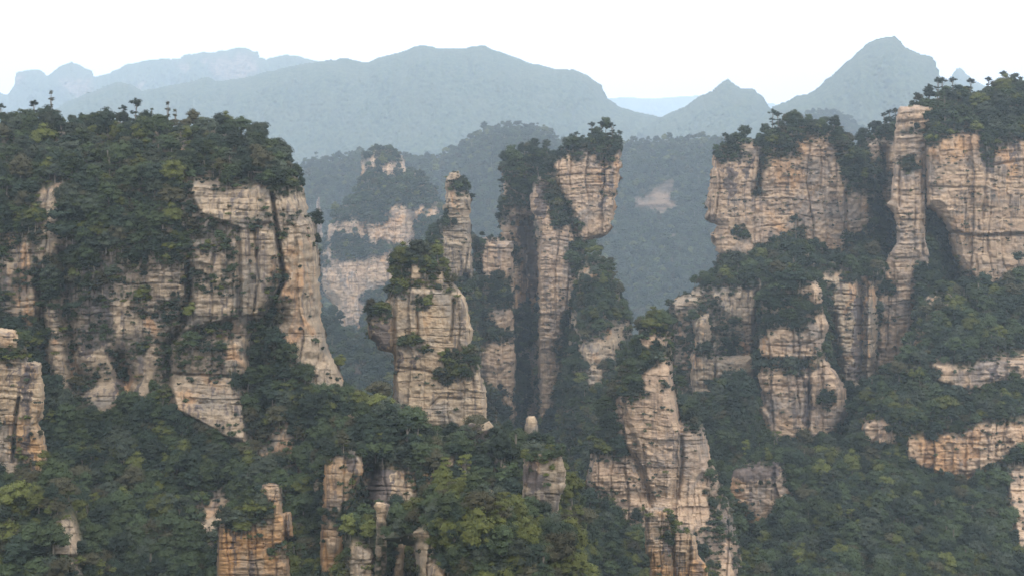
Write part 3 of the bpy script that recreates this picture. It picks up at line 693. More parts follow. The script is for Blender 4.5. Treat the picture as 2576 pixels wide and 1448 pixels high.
body('forested_hill', [(2135, 1130), (2160, 1010), (2190, 970), (2230, 932), (2290, 875), (2305, 815), (2300, 785), (2330, 738), (2380, 715), (2440, 735), (2500, 738), (2550, 712), (3000, 690), (3000, 1495), (1860, 1495), (1885, 1415), (1925, 1320), (1950, 1215), (1970, 1165), (2050, 1145)],
     740, T=40, rnd=70, mat='pink', seed=61, tree=7.5, tint='green', prof=[(690, 110), (880, 60), (915, 50), (985, 46), (1050, 20), (1200, 10), (1495, -110)], kind='structure', place='on the big wooded slope at right', dens=1.0,
     bare=[[(2352, 920), (2380, 914), (2455, 926), (2460, 905), (2500, 904), (2580, 889), (3000, 889), (3000, 952), (2540, 957), (2490, 972), (2440, 982), (2375, 972), (2352, 957)], [(2168, 1060), (2180, 1054), (2232, 1060), (2252, 1092), (2240, 1122), (2215, 1122), (2183, 1112), (2165, 1085)],
           [(2276, 1110), (2320, 1107), (2400, 1104), (2460, 1079), (2540, 1059), (3000, 1052), (3000, 1125), (2560, 1127), (2530, 1152), (2480, 1172), (2460, 1192), (2380, 1202), (2350, 1187), (2310, 1177), (2276, 1157)],
           [(2526, 1182), (3000, 1170), (3000, 1400), (2562, 1392), (2540, 1342), (2546, 1292), (2528, 1240)]],
     sparse=[[(2205, 1340), (2300, 1320), (2290, 1360), (2225, 1375)], [(2335, 750), (2390, 748), (2390, 790), (2340, 792)], [(2290, 825), (2340, 825), (2320, 880), (2292, 880)]],
     stains_shade=[[(2480, 930), (2510, 930), (2510, 960), (2482, 960)]],
     bumps=[([(2278, 1104), (2460, 1075), (3000, 1050), (3000, 1140), (2460, 1195), (2380, 1205), (2278, 1160)], 8, 10), ([(2352, 915), (3000, 885), (3000, 960), (2440, 985), (2352, 960)], 8, 8), ([(2526, 1180), (3000, 1170), (3000, 1400), (2560, 1390)], 14, 12), ([(2165, 1055), (2250, 1060), (2245, 1125), (2168, 1110)], 8, 8)])
body('forested_hill', [(770, 1225), (795, 1140), (850, 1080), (880, 1030), (930, 1005), (978, 1005), (995, 1066), (1040, 1080), (1120, 1092), (1200, 1086), (1290, 1086), (1320, 1100), (1355, 1100), (1395, 1130), (1425, 1170), (1440, 1215), (1460, 1275), (1490, 1345), (1510, 1495), (750, 1495), (765, 1360)],
     480, T=40, rnd=70, mat='warm', seed=63, tree=6.5, tint='mid', slope=.07, kind='structure', place='on the wooded ridge below the golden tower', sc=.75,
     bare=[[(925, 1185), (1030, 1185), (1030, 1262), (990, 1255), (930, 1300)],
                      [(1118, 1150), (1180, 1160), (1250, 1155), (1268, 1175), (1200, 1182), (1123, 1177)], [(873, 1015), (892, 1015), (892, 1052), (873, 1047)]],
     sparse=[[(765, 1185), (815, 1180), (818, 1300), (780, 1295)], [(900, 1180), (1100, 1190), (1100, 1330), (900, 1400)]],
     stains_shade=[[(920, 1180), (1000, 1180), (1000, 1300), (920, 1300)]], grooves=[([(790, 1250), (800, 1400)], 16, 12), ([(930, 1190), (900, 1300), (880, 1420)], 24, 12)])
body('rock_pillar', [(814, 1152), (830, 1137), (880, 1127), (910, 1140), (915, 1190), (896, 1240), (876, 1285), (866, 1340), (866, 1495), (800, 1495), (806, 1330), (812, 1250)], 418, T=10, rnd=20, mat='iron', seed=64, tree=4.5, rag=3, sc=.62,
     bare=[[(806, 1172), (835, 1160), (870, 1152), (925, 1150), (920, 1190), (886, 1200), (882, 1236), (855, 1275), (830, 1292), (806, 1290)], [(818, 1306), (850, 1298), (846, 1324)], [(795, 1334), (855, 1326), (862, 1380), (858, 1495), (795, 1495)]],
     veg=[[(800, 1284), (890, 1270), (880, 1335), (795, 1338)], [(886, 1200), (920, 1190), (900, 1250), (872, 1270)]], stains_shade=[[(868, 1128), (912, 1135), (905, 1185), (880, 1180)]], place='on the orange pillar left of the golden tower', tint='mid', label='slender orange-brown pillar among trees below and left of the golden tower', cat='rock pillar')

# ------------------------------------------------------------------ foreground
body('rock_stump', [(1322, 1050), (1328, 1045), (1345, 1045), (1352, 1060), (1355, 1090), (1357, 1150), (1312, 1150), (1318, 1075)], 455, T=4, rnd=12, mat='warm', seed=65, rag=1.5, sc=.5, relief=.5, step=1.5,
     bare=[[(1300, 1030), (1370, 1030), (1370, 1120), (1300, 1120)]], label='small square rock stump poking from the trees beside the dark cleft', cat='rock stump', trees=False)
body('rock_ledge', [(1160, 1074), (1185, 1062), (1215, 1064), (1232, 1056), (1242, 1070), (1238, 1092), (1232, 1112), (1225, 1160), (1172, 1160), (1170, 1110), (1158, 1092)], 450, T=4, rnd=8, mat='grey', seed=66, rag=3, sc=.5, step=1.5,
     bare=[[(1150, 1050), (1250, 1050), (1250, 1112), (1150, 1112)]], stains_shade=[[(1150, 1072), (1250, 1072), (1250, 1160), (1150, 1160)]], label='dark layered rock ledge carrying a tiny bonsai-like pine', cat='rock ledge', trees=False)
body('rock_pillar', [(-420, 826), (0, 822), (40, 828), (58, 855), (74, 902), (104, 912), (112, 960), (114, 1020), (110, 1053), (97, 1063), (111, 1085), (118, 1130), (120, 1190), (122, 1260), (-420, 1260)], 440, T=15, rnd=18, mat='warm', seed=67, rag=3, sc=.62, step=1.7, tree=4.5,
     bare=[[(-420, 908), (112, 908), (130, 960), (130, 1205), (60, 1168), (40, 1172), (0, 1225), (-420, 1225)], [(-420, 824), (30, 822), (60, 850), (56, 874), (-420, 876)]], veg=[[(38, 1100), (62, 1096), (66, 1168), (34, 1168)]],
     stains_shade=[[(28, 915), (34, 915), (34, 960), (28, 960)], [(58, 915), (68, 915), (70, 1040), (58, 1040)], [(76, 912), (82, 912), (82, 960), (76, 960)], [(62, 1085), (76, 1085), (80, 1180), (66, 1180)]], grooves=[([(47, 1000), (41, 1041), (36, 1096), (33, 1160)], 3.5, 5)],
     place='on the striped pillar at the left edge', tint='yellow', label='cream rock pillar with purple-black streaks at the left edge, notched at the waist', cat='rock pillar')
body('rock_pillar', [(657, 1218), (672, 1213), (705, 1214), (711, 1245), (713, 1288), (722, 1284), (732, 1285), (736, 1310), (738, 1350), (722, 1358), (728, 1410), (737, 1495), (540, 1495), (545, 1420), (547, 1350), (548, 1318), (570, 1300), (615, 1275), (653, 1270), (656, 1240)],
     410, T=14, rnd=16, step=1.6, mat='iron', seed=69, rag=2.5, sc=.6, tree=4.5,
     bare=[[(652, 1205), (712, 1205), (720, 1285), (740, 1275), (746, 1350), (724, 1358), (740, 1410), (745, 1495), (530, 1495), (538, 1335), (575, 1342), (620, 1340), (640, 1334), (682, 1322), (694, 1290), (690, 1272), (655, 1262)]], veg=[[(665, 1392), (690, 1372), (720, 1370), (728, 1397), (700, 1420), (665, 1407)]],
     stains_shade=[[(575, 1330), (600, 1330), (590, 1370), (578, 1370)]], grooves=[([(717, 1290), (718, 1360)], 3, 4)], place='on the tan foreground pillar', tint='yellow', label='tan pillar with a bushy shoulder and a stacked stone turret at lower left', cat='rock pillar')
body('rock_block', [(749, 1366), (772, 1360), (798, 1359), (801, 1378), (796, 1392), (800, 1440), (748, 1440), (745, 1392)], 425, T=5, rnd=16, mat='warm', seed=71, rag=2, sc=.55, step=1.5, relief=.7, bare=[[(735, 1350), (810, 1350), (810, 1395), (735, 1395)]], trees=False,
     label='squat flat-topped rock block among trees beside the tan foreground pillar', cat='rock block')
body('forested_slope', [(-420, 1225), (0, 1228), (60, 1222), (110, 1232), (160, 1228), (195, 1280), (230, 1350), (260, 1495), (-420, 1495)], 385, T=22, rnd=50, mat='grey', seed=73, tree=6, tint='yellow', slope=.08, kind='structure', place='on the near slope in the lower left corner', sc=.55,
     bare=[[(116, 1335), (150, 1312), (190, 1310), (194, 1325), (200, 1342), (192, 1398), (140, 1402), (118, 1348)]], bumps=[([(116, 1270), (195, 1270), (200, 1400), (116, 1400)], 6, 10)], sparse=[[(90, 1400), (200, 1410), (210, 1470), (80, 1470)]])
body('forested_slope', [(862, 1345), (900, 1322), (940, 1312), (985, 1308), (1025, 1318), (1045, 1495), (855, 1495), (862, 1400)], 405, T=16, rnd=40, mat='warm', seed=75, tree=5.5, tint='yellow', slope=.05, kind='structure', place='on the small slope under the flat stone stump', sc=.6,
     bare=[[(891, 1370), (926, 1385), (947, 1412), (942, 1495), (893, 1495), (903, 1410)], [(993, 1330), (1017, 1330), (1020, 1400), (1012, 1495), (986, 1495), (993, 1390)]], bumps=[([(890, 1365), (945, 1390), (945, 1495), (890, 1495)], 5, 9), ([(985, 1325), (1020, 1325), (1020, 1495), (985, 1495)], 5, 9)])
body('rock_stump', [(937, 1272), (946, 1261), (970, 1262), (981, 1268), (978, 1285), (972, 1305), (975, 1360), (940, 1360), (946, 1305), (945, 1285)], 378, T=4, rnd=14, mat='warm', seed=77, rag=1.5, sc=.5, relief=.6, step=1.5, bare=[[(920, 1250), (990, 1250), (990, 1310), (920, 1310)]], trees=False,
     label='flat-topped pale stone stump just left of the leafy foreground knoll', cat='rock stump')
body('forested_slope', [(1330, 1290), (1370, 1240), (1405, 1210), (1430, 1235), (1450, 1290), (1462, 1350), (1475, 1420), (1490, 1495), (1330, 1495)], 408, T=12, rnd=40, mat='grey', seed=78, tree=5, tint='yellow', slope=.06, kind='structure', place='on the steep slope right of the knoll', sc=.55,
     sparse=[[(1420, 1280), (1442, 1280), (1445, 1375), (1420, 1380)]])
body('rock_pillar', [(1316, 1150), (1345, 1140), (1385, 1138), (1416, 1148), (1424, 1182), (1424, 1225), (1412, 1245), (1406, 1285), (1408, 1335), (1400, 1365), (1408, 1495), (1330, 1495), (1340, 1330), (1335, 1285), (1314, 1250)], 385, T=9, rnd=10, mat='grey', seed=79, rag=1.8, sc=.55, tree=3.4,
     bare=[[(1300, 1162), (1360, 1156), (1440, 1156), (1440, 1240), (1415, 1250), (1414, 1345), (1362, 1350), (1355, 1270), (1300, 1250)]],
     stains_shade=[[(1312, 1160), (1352, 1160), (1354, 1225), (1316, 1245)]], place='on the blocky grey pillar beside the knoll', tint='yellow', label='blocky grey and orange pillar with dark streaks rising behind the leafy knoll', cat='rock pillar')
body('rock_pillar', [(1620, 1276), (1650, 1273), (1690, 1281), (1697, 1335), (1712, 1338), (1735, 1337), (1752, 1346), (1755, 1370), (1761, 1400), (1780, 1420), (1790, 1495), (1630, 1495), (1634, 1402), (1624, 1392), (1620, 1320)], 500, T=12, rnd=14, step=1.6, mat='iron', seed=81, rag=2, sc=.62, tree=4.5,
     bare=[[(1605, 1262), (1680, 1266), (1695, 1290), (1682, 1332), (1650, 1342), (1690, 1402), (1695, 1342), (1762, 1335), (1775, 1400), (1790, 1495), (1620, 1495), (1625, 1400), (1605, 1392)]], veg=[[(1680, 1300), (1700, 1300), (1700, 1335), (1682, 1335)]],
     stains_shade=[[(1655, 1340), (1690, 1345), (1690, 1390), (1660, 1385)]], grooves=[([(1693, 1345), (1697, 1480)], 4, 4)], place='on the stacked tan turret at lower right of centre', tint='yellow', label='stacked tan stone turret with orange seams at the foot of the pale pillar', cat='rock pillar')
body('forested_knoll', [(955, 1355), (1000, 1330), (1050, 1292), (1088, 1252), (1130, 1226), (1190, 1220), (1240, 1230), (1290, 1262), (1330, 1288), (1380, 1325), (1425, 1355), (1460, 1420), (1480, 1495), (1050, 1495), (1046, 1420), (1038, 1372), (1000, 1368)], 355, T=38, rnd=90, mat='warm', seed=83, tree=5.6,
     tint='yellow', slope=.07, kind='structure', place='on the leafy foreground knoll', sc=.55,
     bare=[[(1030, 1370), (1060, 1362), (1075, 1376), (1082, 1417), (1112, 1427), (1125, 1450), (1125, 1495), (1055, 1495), (1050, 1420), (1038, 1400)], [(1034, 1330), (1080, 1335), (1087, 1352), (1043, 1352)], [(1208, 1240), (1256, 1238), (1256, 1256), (1213, 1256)]],
     bumps=[([(1030, 1365), (1075, 1362), (1085, 1415), (1125, 1440), (1125, 1495), (1045, 1495)], 5, 12)])

# ------------------------------------------------------------------ valley floor, one sheet out to the horizon
gx = np.concatenate([np.linspace(-11800, -1600, 26), np.linspace(-1500, 1500, 61), np.linspace(1600, 11800, 26)])
gy = np.concatenate([np.linspace(-400, 2000, 81), np.linspace(2100, 21500, 70)])
GX, GY = np.meshgrid(gx, gy)
GZ = ground_z(GY) + 14 * (fbm(GX / 160, GY / 160, 5, 3) - .5) * np.clip((GY - 150) / 400, 0, 1)
gi = np.arange(GX.size).reshape(GX.shape)
gq = np.stack([gi[:-1, :-1], gi[:-1, 1:], gi[1:, 1:], gi[1:, :-1]], -1).reshape(-1, 4)
gm = grid_mesh('valley_floor', np.stack([GX, GY, GZ], -1).reshape(-1, 3), gq, {'veg': np.ones(GX.size)})
tag(link('valley_floor', gm, GROUND), kind='structure')
# ------------------------------------------------------------------ tree models (metres, base at the origin)
def cards(rng, cx, cy, cz, r, fl, n, size, up):
    """leaf sprays over one clump: small bent quads facing outwards and up"""
    d = rng.normal(size=(n, 3))
    d /= np.linalg.norm(d, axis=1)[:, None]
    d[:, 2] = np.where(d[:, 2] < -.35, -d[:, 2], d[:, 2])
    p = np.array([cx, cy, cz]) + d * np.array([r, r, r * fl]) * rng.uniform(.72, 1.08, (n, 1))
    nr = d * np.array([1, 1, 1 / max(fl, .3)])
    nr = nr / np.linalg.norm(nr, axis=1)[:, None] + np.array([0, 0, up]) + rng.normal(size=(n, 3)) * .38
    nr /= np.linalg.norm(nr, axis=1)[:, None]
    a = np.cross(nr, rng.normal(size=(n, 3)))
    a /= np.linalg.norm(a, axis=1)[:, None] + 1e-9
    b = np.cross(nr, a)
    s = size * rng.uniform(.6, 1.25, (n, 1))
    sb = s * rng.uniform(.45, .8, (n, 1))
    q = np.stack([p - a * s, p - b * sb + nr * s * .12, p + a * s, p + b * sb + nr * s * .12], 1)
    return q.reshape(-1, 3)

def core(cx, cy, cz, r, fl):
    v = np.array([[1, 0, 0], [0, 1, 0], [-1, 0, 0], [0, -1, 0], [0, 0, 1], [0, 0, -1]], float) * np.array([r, r, r * fl]) + np.array([cx, cy, cz])
    return v, [(0, 1, 4), (1, 2, 4), (2, 3, 4), (3, 0, 4), (1, 0, 5), (2, 1, 5), (3, 2, 5), (0, 3, 5)]

def crown_mesh(name, clumps, rng, size, per, up, mat):
    vs_, fs = [], []
    for (x, y, z, r, fl) in clumps:
        cv, cf = core(x, y, z, r * .8, fl)
        k = sum(len(a) for a in vs_)
        vs_.append(cv)
        fs += [tuple(i + k for i in f) for f in cf]
        q = cards(rng, x, y, z, r, fl, max(8, int(per * r * r)), size, up)
        k += len(cv)
        vs_.append(q)
        fs += [(k + 4 * i, k + 4 * i + 1, k + 4 * i + 2, k + 4 * i + 3) for i in range(len(q) // 4)]
    me = bpy.data.meshes.new(name)
    me.from_pydata(np.concatenate(vs_).tolist(), [], fs)
    me.materials.append(LEAF[mat])
    me.update()
    return me

def tube(pts, rad, n=6):
    vs_, fs = [], []
    for k, (p, r) in enumerate(zip(pts, rad)):
        for i in range(n):
            a = 2 * math.pi * i / n
            vs_.append((p[0] + r * math.cos(a), p[1] + r * math.sin(a), p[2]))
        if k:
            for i in range(n):
                j = (i + 1) % n
                fs.append(((k - 1) * n + i, (k - 1) * n + j, k * n + j, k * n + i))
    return vs_, fs

def trunk_mesh(name, h, r, rng, limbs):
    lean = rng.normal(size=2) * .05 * h
    pts = [(lean[0] * t * t, lean[1] * t * t, h * t - .5) for t in np.linspace(0, 1, 6)]
    V, Fc = tube(pts, [r * (1 - .75 * t) for t in np.linspace(0, 1, 6)])
    for (x, y, z) in limbs:
        t = min(.95, max(.25, (z / h) * .7))
        p0 = np.array([lean[0] * t * t, lean[1] * t * t, h * t - .5])
        p1 = np.array([x, y, z])
        v, f = tube([p0, (p0 + p1) / 2 + np.array([0, 0, .15]), p1], [r * .38, r * .26, r * .1], 4)
        k = len(V)
        V += v
        Fc += [tuple(i + k for i in q) for q in f]
    me = bpy.data.meshes.new(name)
    me.from_pydata(V, [], Fc)
    me.materials.append(BARK)
    me.update()
    return me

VAR = []      # (species, tint, crown mesh, trunk mesh)
def broadleaf(seed, tint, Hh=7.0, Wd=7.2, n=17):
    rng = np.random.default_rng(seed)
    cl, ang = [], rng.uniform(0, 6.28)
    for k in range(n):
        f = (k + .5) / n
        el = math.asin(1 - 1.5 * f)
        a = ang + k * 2.4 + rng.normal() * .25
        rr = rng.uniform(.62, 1.0)
        x = math.cos(a) * math.cos(el) * Wd * .36 * rr
        y = math.sin(a) * math.cos(el) * Wd * .36 * rr
        z = Hh * .50 + math.sin(el) * Hh * .36 * rr + rng.normal() * .25
        cl.append((x, y, z, rng.uniform(.7, 1.75), rng.uniform(.55, .85)))
    cl.append((0, 0, Hh * .5, Wd * .24, .9))
    VAR.append(('broadleaf', tint, crown_mesh('crown', cl, rng, .22, 52, .35, tint), trunk_mesh('trunk', Hh * .62, .22, rng, [(c[0] * .8, c[1] * .8, c[2] - .3) for c in cl[:7]])))

def pine(seed, tint, Hh=10.0, tiers=5, spread=3.0, flat=True):
    rng = np.random.default_rng(seed)
    cl = []
    side = rng.uniform(0, 6.28)
    for k in range(tiers):                      # loose, lopsided layers; the top is broad in the flat-crowned kind
        f = k / (tiers - 1)
        z = Hh * ((.20 + .72 * f) if flat else (.28 + .64 * f)) + rng.normal() * .35
        R = spread * ((1.05 - .8 * f) if not flat else (.55 + .5 * f)) * rng.uniform(.75, 1.15)
        m = int(rng.integers(2, 5)) if f < .9 else 4
        a0 = side + rng.normal() * .9 + (k % 2) * 2.6
        for j in range(m):
            a = a0 + j * (1.5 if f < .9 else 1.57) + rng.normal() * .35
            rr = R * rng.uniform(.25, .75)
            cl.append((math.cos(a) * rr, math.sin(a) * rr, z + rng.normal() * .35 - rr * .12, R * rng.uniform(.30, .55), rng.uniform(.38, .62)))
    cl.append((0, 0, Hh * .95, .8, .7))
    VAR.append(('pine', tint, crown_mesh('crown', cl, rng, .22, 60, .55, tint), trunk_mesh('trunk', Hh * .98, .25, rng, [(c[0] * .9, c[1] * .9, c[2]) for c in cl[:18]])))

def shrub(seed, tint, R=1.9):
    rng = np.random.default_rng(seed)
    cl = [(rng.normal() * R * .5, rng.normal() * R * .5, rng.uniform(.3, 1.5), rng.uniform(.55, 1.05), .75) for _ in range(9)]
    VAR.append(('shrub', tint, crown_mesh('crown', cl, rng, .24, 44, .3, tint), trunk_mesh('trunk', 1.2, .07, rng, [(c[0] * .7, c[1] * .7, c[2]) for c in cl[:5]])))

TINTS = ['yellow_green', 'mid_green', 'dark_green', 'olive', 'grey_green']
for i, t in enumerate(TINTS):
    broadleaf(100 + i, t, 7.0, 7.4, 17)
    broadleaf(140 + i, t, 8.2, 6.4, 19)
    broadleaf(160 + i, t, 6.0, 7.8, 15)
    pine(180 + i, t, 9.5, 5 + i % 2, 3.1, i % 2 == 0)
    shrub(220 + i, t)
IDX = {}
for k, v in enumerate(VAR):
    IDX.setdefault((v[0], v[1]), []).append(k)

MIXES = {  # shares of yellow_green, mid, dark, olive, grey
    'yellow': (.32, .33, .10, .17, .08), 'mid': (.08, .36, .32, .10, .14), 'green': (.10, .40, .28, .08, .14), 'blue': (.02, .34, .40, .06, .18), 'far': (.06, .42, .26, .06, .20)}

# ------------------------------------------------------------------ where the trees stand
def samp(b, a, u, v):
    i = np.clip(np.round((v - b['vs'][0]) / b['step']).astype(int), 0, len(b['vs']) - 1)
    j = np.clip(np.round((u - b['us'][0]) / b['step']).astype(int), 0, len(b['us']) - 1)
    return a[i, j]

zmax = zbuf.copy()
for _ in range(6):                     # how far behind its surroundings a spot may lie and still be worth a tree
    p = np.pad(zmax, 1, mode='edge')
    zmax = np.maximum.reduce([p[1:-1, :-2], p[1:-1, 2:], p[:-2, 1:-1], p[2:, 1:-1], zmax])

PTS = []
for b in BODIES:
    if not b['trees']:
        continue
    rng = np.random.default_rng(900 + b['seed'])
    Ym = float(np.median(b['Y'][b['m']]))
    cw = b['tree'] * F / Ym
    spots = []
    for low in (False, True):
        sp = max(4.2, cw * .38) / math.sqrt(b['dens']) if not low else max(5.0, 2.1 * F / Ym)
        x0, x1, y0, y1 = b['bbox']
        x0, x1 = max(x0, -230), min(x1, W + 230)
        gu, gv = np.meshgrid(np.arange(x0, x1, sp), np.arange(y0, y1 + 20, sp))
        gu = (gu + rng.uniform(-.5, .5, gu.shape) * sp).ravel()
        gv = (gv + rng.uniform(-.5, .5, gv.shape) * sp).ravel()
        clump = vn(gu / 30.0, gv / 17.0, b['seed'] + 4)
        ledge = vn(gu / 38.0, gv / 11.0, b['seed'] + 3)
        spots += [(low, *t) for t in zip(gu, gv, clump, ledge)]
    for low, u, v, cl_, le_ in spots:
        if not samp(b, b['m'], u, v):
            continue
        inb, ins = samp(b, b['B'], u, v) > .5, samp(b, b['S'], u, v) > .5
        r = rng.random()
        edge = inb and samp(b, b['E'], u, v) < .72
        if low:                              # shrubs: on ledges, along the rims of bare rock, in the scrub, under the trees
            if inb:
                if r > (.42 if edge else .22 if le_ > .64 else .006): continue
            elif ins:
                if r > (.85 if cl_ > .45 else .22): continue
            elif r > (.35 if b['scrub'] else .12) + .35 * samp(b, b['HA'], u, v): continue
        else:
            if inb: continue
            if rng.random() < .5 * samp(b, b['HA'], u, v): continue
            if ins and r > (.5 if cl_ > .52 else .06): continue
        Yv = float(samp(b, b['Y'], u, v))
        zu, zv = int(u / ZS) + 30, int(v / ZS) + 30
        if 0 <= zu < zmax.shape[1] and 0 <= zv < zmax.shape[0] and Yv > zmax[zv, zu] + 25:
            continue
        s = float(np.clip(rng.lognormal(-.12, .42), .40, 1.9)) * b['tree'] / 7.0
        if low:
            s = rng.uniform(.24, .46) * (1.2 if edge or not inb else 1)
        elif ins:
            s *= rng.uniform(.5, .85)
        ppm = F / Yv
        # a crown never hides bare rock above it: shrink until it fits below
        small = False
        for _ in range(4):
            if not inb and samp(b, b['B'], u, v - 4.0 * s * ppm) > .5 and samp(b, b['m'], u, v - 4.0 * s * ppm):
                s *= .62
                small = True
        if s < .26: 
            if rng.random() < .5: continue
            s = .26
        sh = MIXES[b['tint']]
        patch = float(vn(np.array(u / 70.0), np.array(v / 60.0), b['seed']))
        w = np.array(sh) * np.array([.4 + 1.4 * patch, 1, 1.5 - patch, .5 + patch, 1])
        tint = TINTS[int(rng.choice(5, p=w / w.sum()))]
        r2 = rng.random()
        if low or s < .40:
            spc = 'shrub' if r2 < .8 else ('broadleaf' if r2 < .93 else 'pine')
        else:
            spc = 'broadleaf' if r2 < .86 else ('pine' if r2 < .92 else 'shrub')
        k = int(rng.choice(IDX[(spc, tint)]))
        if spc == 'shrub': s *= 1.7
        if spc == 'pine': s *= .8
        PTS.append([u, v, Yv - .4 * s, s, k, b, rng.random() * 6.28, rng.random()])
print('trees', len(PTS))

# single trees told apart on the skyline and on ledges: (u, v of the foot, body hint Y, height in units, species, tint, label)
SKY = [
    (128, 300, 600, 62, 'pine', 'olive', 'tall flat-crowned pine leaning above the left plateau skyline, the leftmost tall one'),
    (88, 300, 600, 42, 'pine', 'dark_green', 'short bushy pine on the left plateau skyline beside the flat-crowned leaner'),
    (340, 318, 590, 66, 'pine', 'dark_green', 'thin spindly pine with a bare top spike on the left plateau skyline'),
    (308, 312, 590, 44, 'pine', 'dark_green', 'small pine just left of the spindly pine on the left plateau'),
    (382, 322, 590, 52, 'pine', 'mid_green', 'pointed pine standing between the spindly pine and the twin pines on the left plateau'),
    (421, 328, 585, 72, 'pine', 'olive', 'taller of the twin layered pines on the left plateau skyline'),
    (440, 330, 585, 56, 'pine', 'olive', 'wider of the twin layered pines on the left plateau skyline'),
    (4, 306, 600, 46, 'pine', 'dark_green', 'dark pine cut by the left frame edge on the plateau'),
    (1488, 346, 960, 42, 'pine', 'dark_green', 'upright dark pine on the highest point of the twin pillar'),
    (1512, 342, 960, 40, 'pine', 'dark_green', 'flat dark pine beside the highest pine on the twin pillar'),
    (1540, 350, 960, 40, 'pine', 'dark_green', 'spreading pine near the right rim of the twin pillar top'),
    (1556, 366, 960, 44, 'pine', 'dark_green', 'pine hanging over the right rim of the twin pillar'),
    (1452, 364, 960, 36, 'pine', 'dark_green', 'small wind-bent pine on the left shoulder of the flat-topped twin pillar'),
    (1943, 326, 975, 46, 'pine', 'dark_green', 'thin bare-stemmed pine left of the square cliff summit'),
    (1958, 322, 975, 44, 'pine', 'dark_green', 'thin pine with a dead spike on the square cliff crest'),
    (1875, 352, 975, 32, 'pine', 'dark_green', 'small pine on the left shoulder of the square cliff'),
    (2225, 318, 1000, 32, 'pine', 'dark_green', 'left one of three little pines above the recessed wall'),
    (2240, 314, 1000, 44, 'pine', 'dark_green', 'middle one of three little pines above the recessed wall'),
    (2253, 310, 1000, 42, 'pine', 'dark_green', 'right one of three little pines above the recessed wall'),
    (2304, 266, 930, 32, 'pine', 'dark_green', 'lone round-topped pine on the top corner of the tall narrow buttress'),
    (2336, 256, 930, 40, 'pine', 'dark_green', 'tiered pine left of the bare pole tree on the right crest'),
    (2358, 246, 930, 46, 'pine', 'dark_green', 'leggy pine with two pads on the right crest skyline'),
    (2372, 242, 930, 50, 'pine', 'dark_green', 'tallest flat-crowned pine on the right crest skyline'),
    (2398, 238, 930, 44, 'pine', 'dark_green', 'flat-crowned pine above the small far peak on the right crest'),
    (2440, 242, 930, 46, 'pine', 'dark_green', 'dense dark pine before the dip in the right crest'),
    (2486, 232, 930, 38, 'pine', 'dark_green', 'small pine in the dip of the right crest'),
    (2524, 224, 930, 44, 'pine', 'dark_green', 'wide pine near the right frame edge on the crest'),
    (2568, 690, 800, 64, 'pine', 'dark_green', 'tall conical tree standing before the undercut wall at the right edge'),
    (2003, 610, 880, 62, 'pine', 'dark_green', 'conical tree rising against the base of the square cliff'),
    (1248, 1062, 468, 24, 'pine', 'olive', 'tiny bonsai-like pine on the dark layered ledge'),
    (1170, 1215, 350, 62, 'pine', 'yellow_green', 'yellow-green pine on the summit of the leafy foreground knoll'),
    (660, 1290, 404, 46, 'pine', 'mid_green', 'thin pine rising from the bushy shoulder of the tan foreground pillar'),
    (110, 1245, 380, 92, 'pine', 'yellow_green', 'tall thin-stemmed pine on the near slope in the lower left corner'),
    (172, 1262, 380, 84, 'pine', 'olive', 'olive open-crowned pine by the small rock at lower left'),
    (1385, 1160, 398, 44, 'pine', 'yellow_green', 'yellowish pine on top of the blocky grey pillar'),
    (1560, 1135, 640, 40, 'pine', 'yellow_green', 'flat spreading pine on the shoulder under the pale pillar'),
]
for (u, v, Yh, hp, spc, tint, lab) in SKY:
    best = None
    for b in BODIES:
        if not b['trees']: continue
        x0, x1, y0, y1 = b['bbox']
        if not (x0 <= u <= x1): continue
        for dv in range(0, 40, 2):
            if samp(b, b['m'], u, v + dv) and y0 - 4 <= v + dv <= y1:
                Yv = float(samp(b, b['Y'], u, v + dv))
                sc_ = abs(Yv - Yh) + dv
                if best is None or sc_ < best[0]:
                    best = (sc_, Yv, v + dv, b)
                break
    Yv, vv, b = (best[1], best[2], best[3]) if best else (Yh, v, None)
    k = IDX[(spc, tint)][0]
    Hm = 9.5
    s = (hp + (vv - v)) * Yv / F / Hm
    PTS.append([u, vv, Yv, s, k, b, random.Random(int(u * 7)).random() * 6.28, lab])

# ------------------------------------------------------------------ the largest ones in view are trees of their own, all others one forest
def seen(p):
    u, v, Yv, s = p[:4]
    if not (-10 < u < W + 10 and v < H + 25): return 0
    vis = 0
    for f in (1.5, 3.5, 6.0):
        zu, zv = int(u / ZS) + 30, int((v - f * s * F / Yv) / ZS) + 30
        if 0 <= zu < zbuf.shape[1] and 0 <= zv < zbuf.shape[0] and Yv < zbuf[zv, zu] + 9:
            vis += 1
    return s * F / Yv * vis / 3.0
rank = [1e6 if isinstance(p[7], str) else seen(p) * (.45 if VAR[p[4]][0] == 'shrub' else 1) for p in PTS]
order = sorted(range(len(PTS)), key=lambda i: -rank[i])
single = set(order[:296])
used = {PTS[i][4] for i in single}
for k in range(len(VAR)):
    if k not in used:
        i = max((i for i in range(len(PTS)) if PTS[i][4] == k), key=lambda i: rank[i], default=None)
        if i is not None: single.add(i)

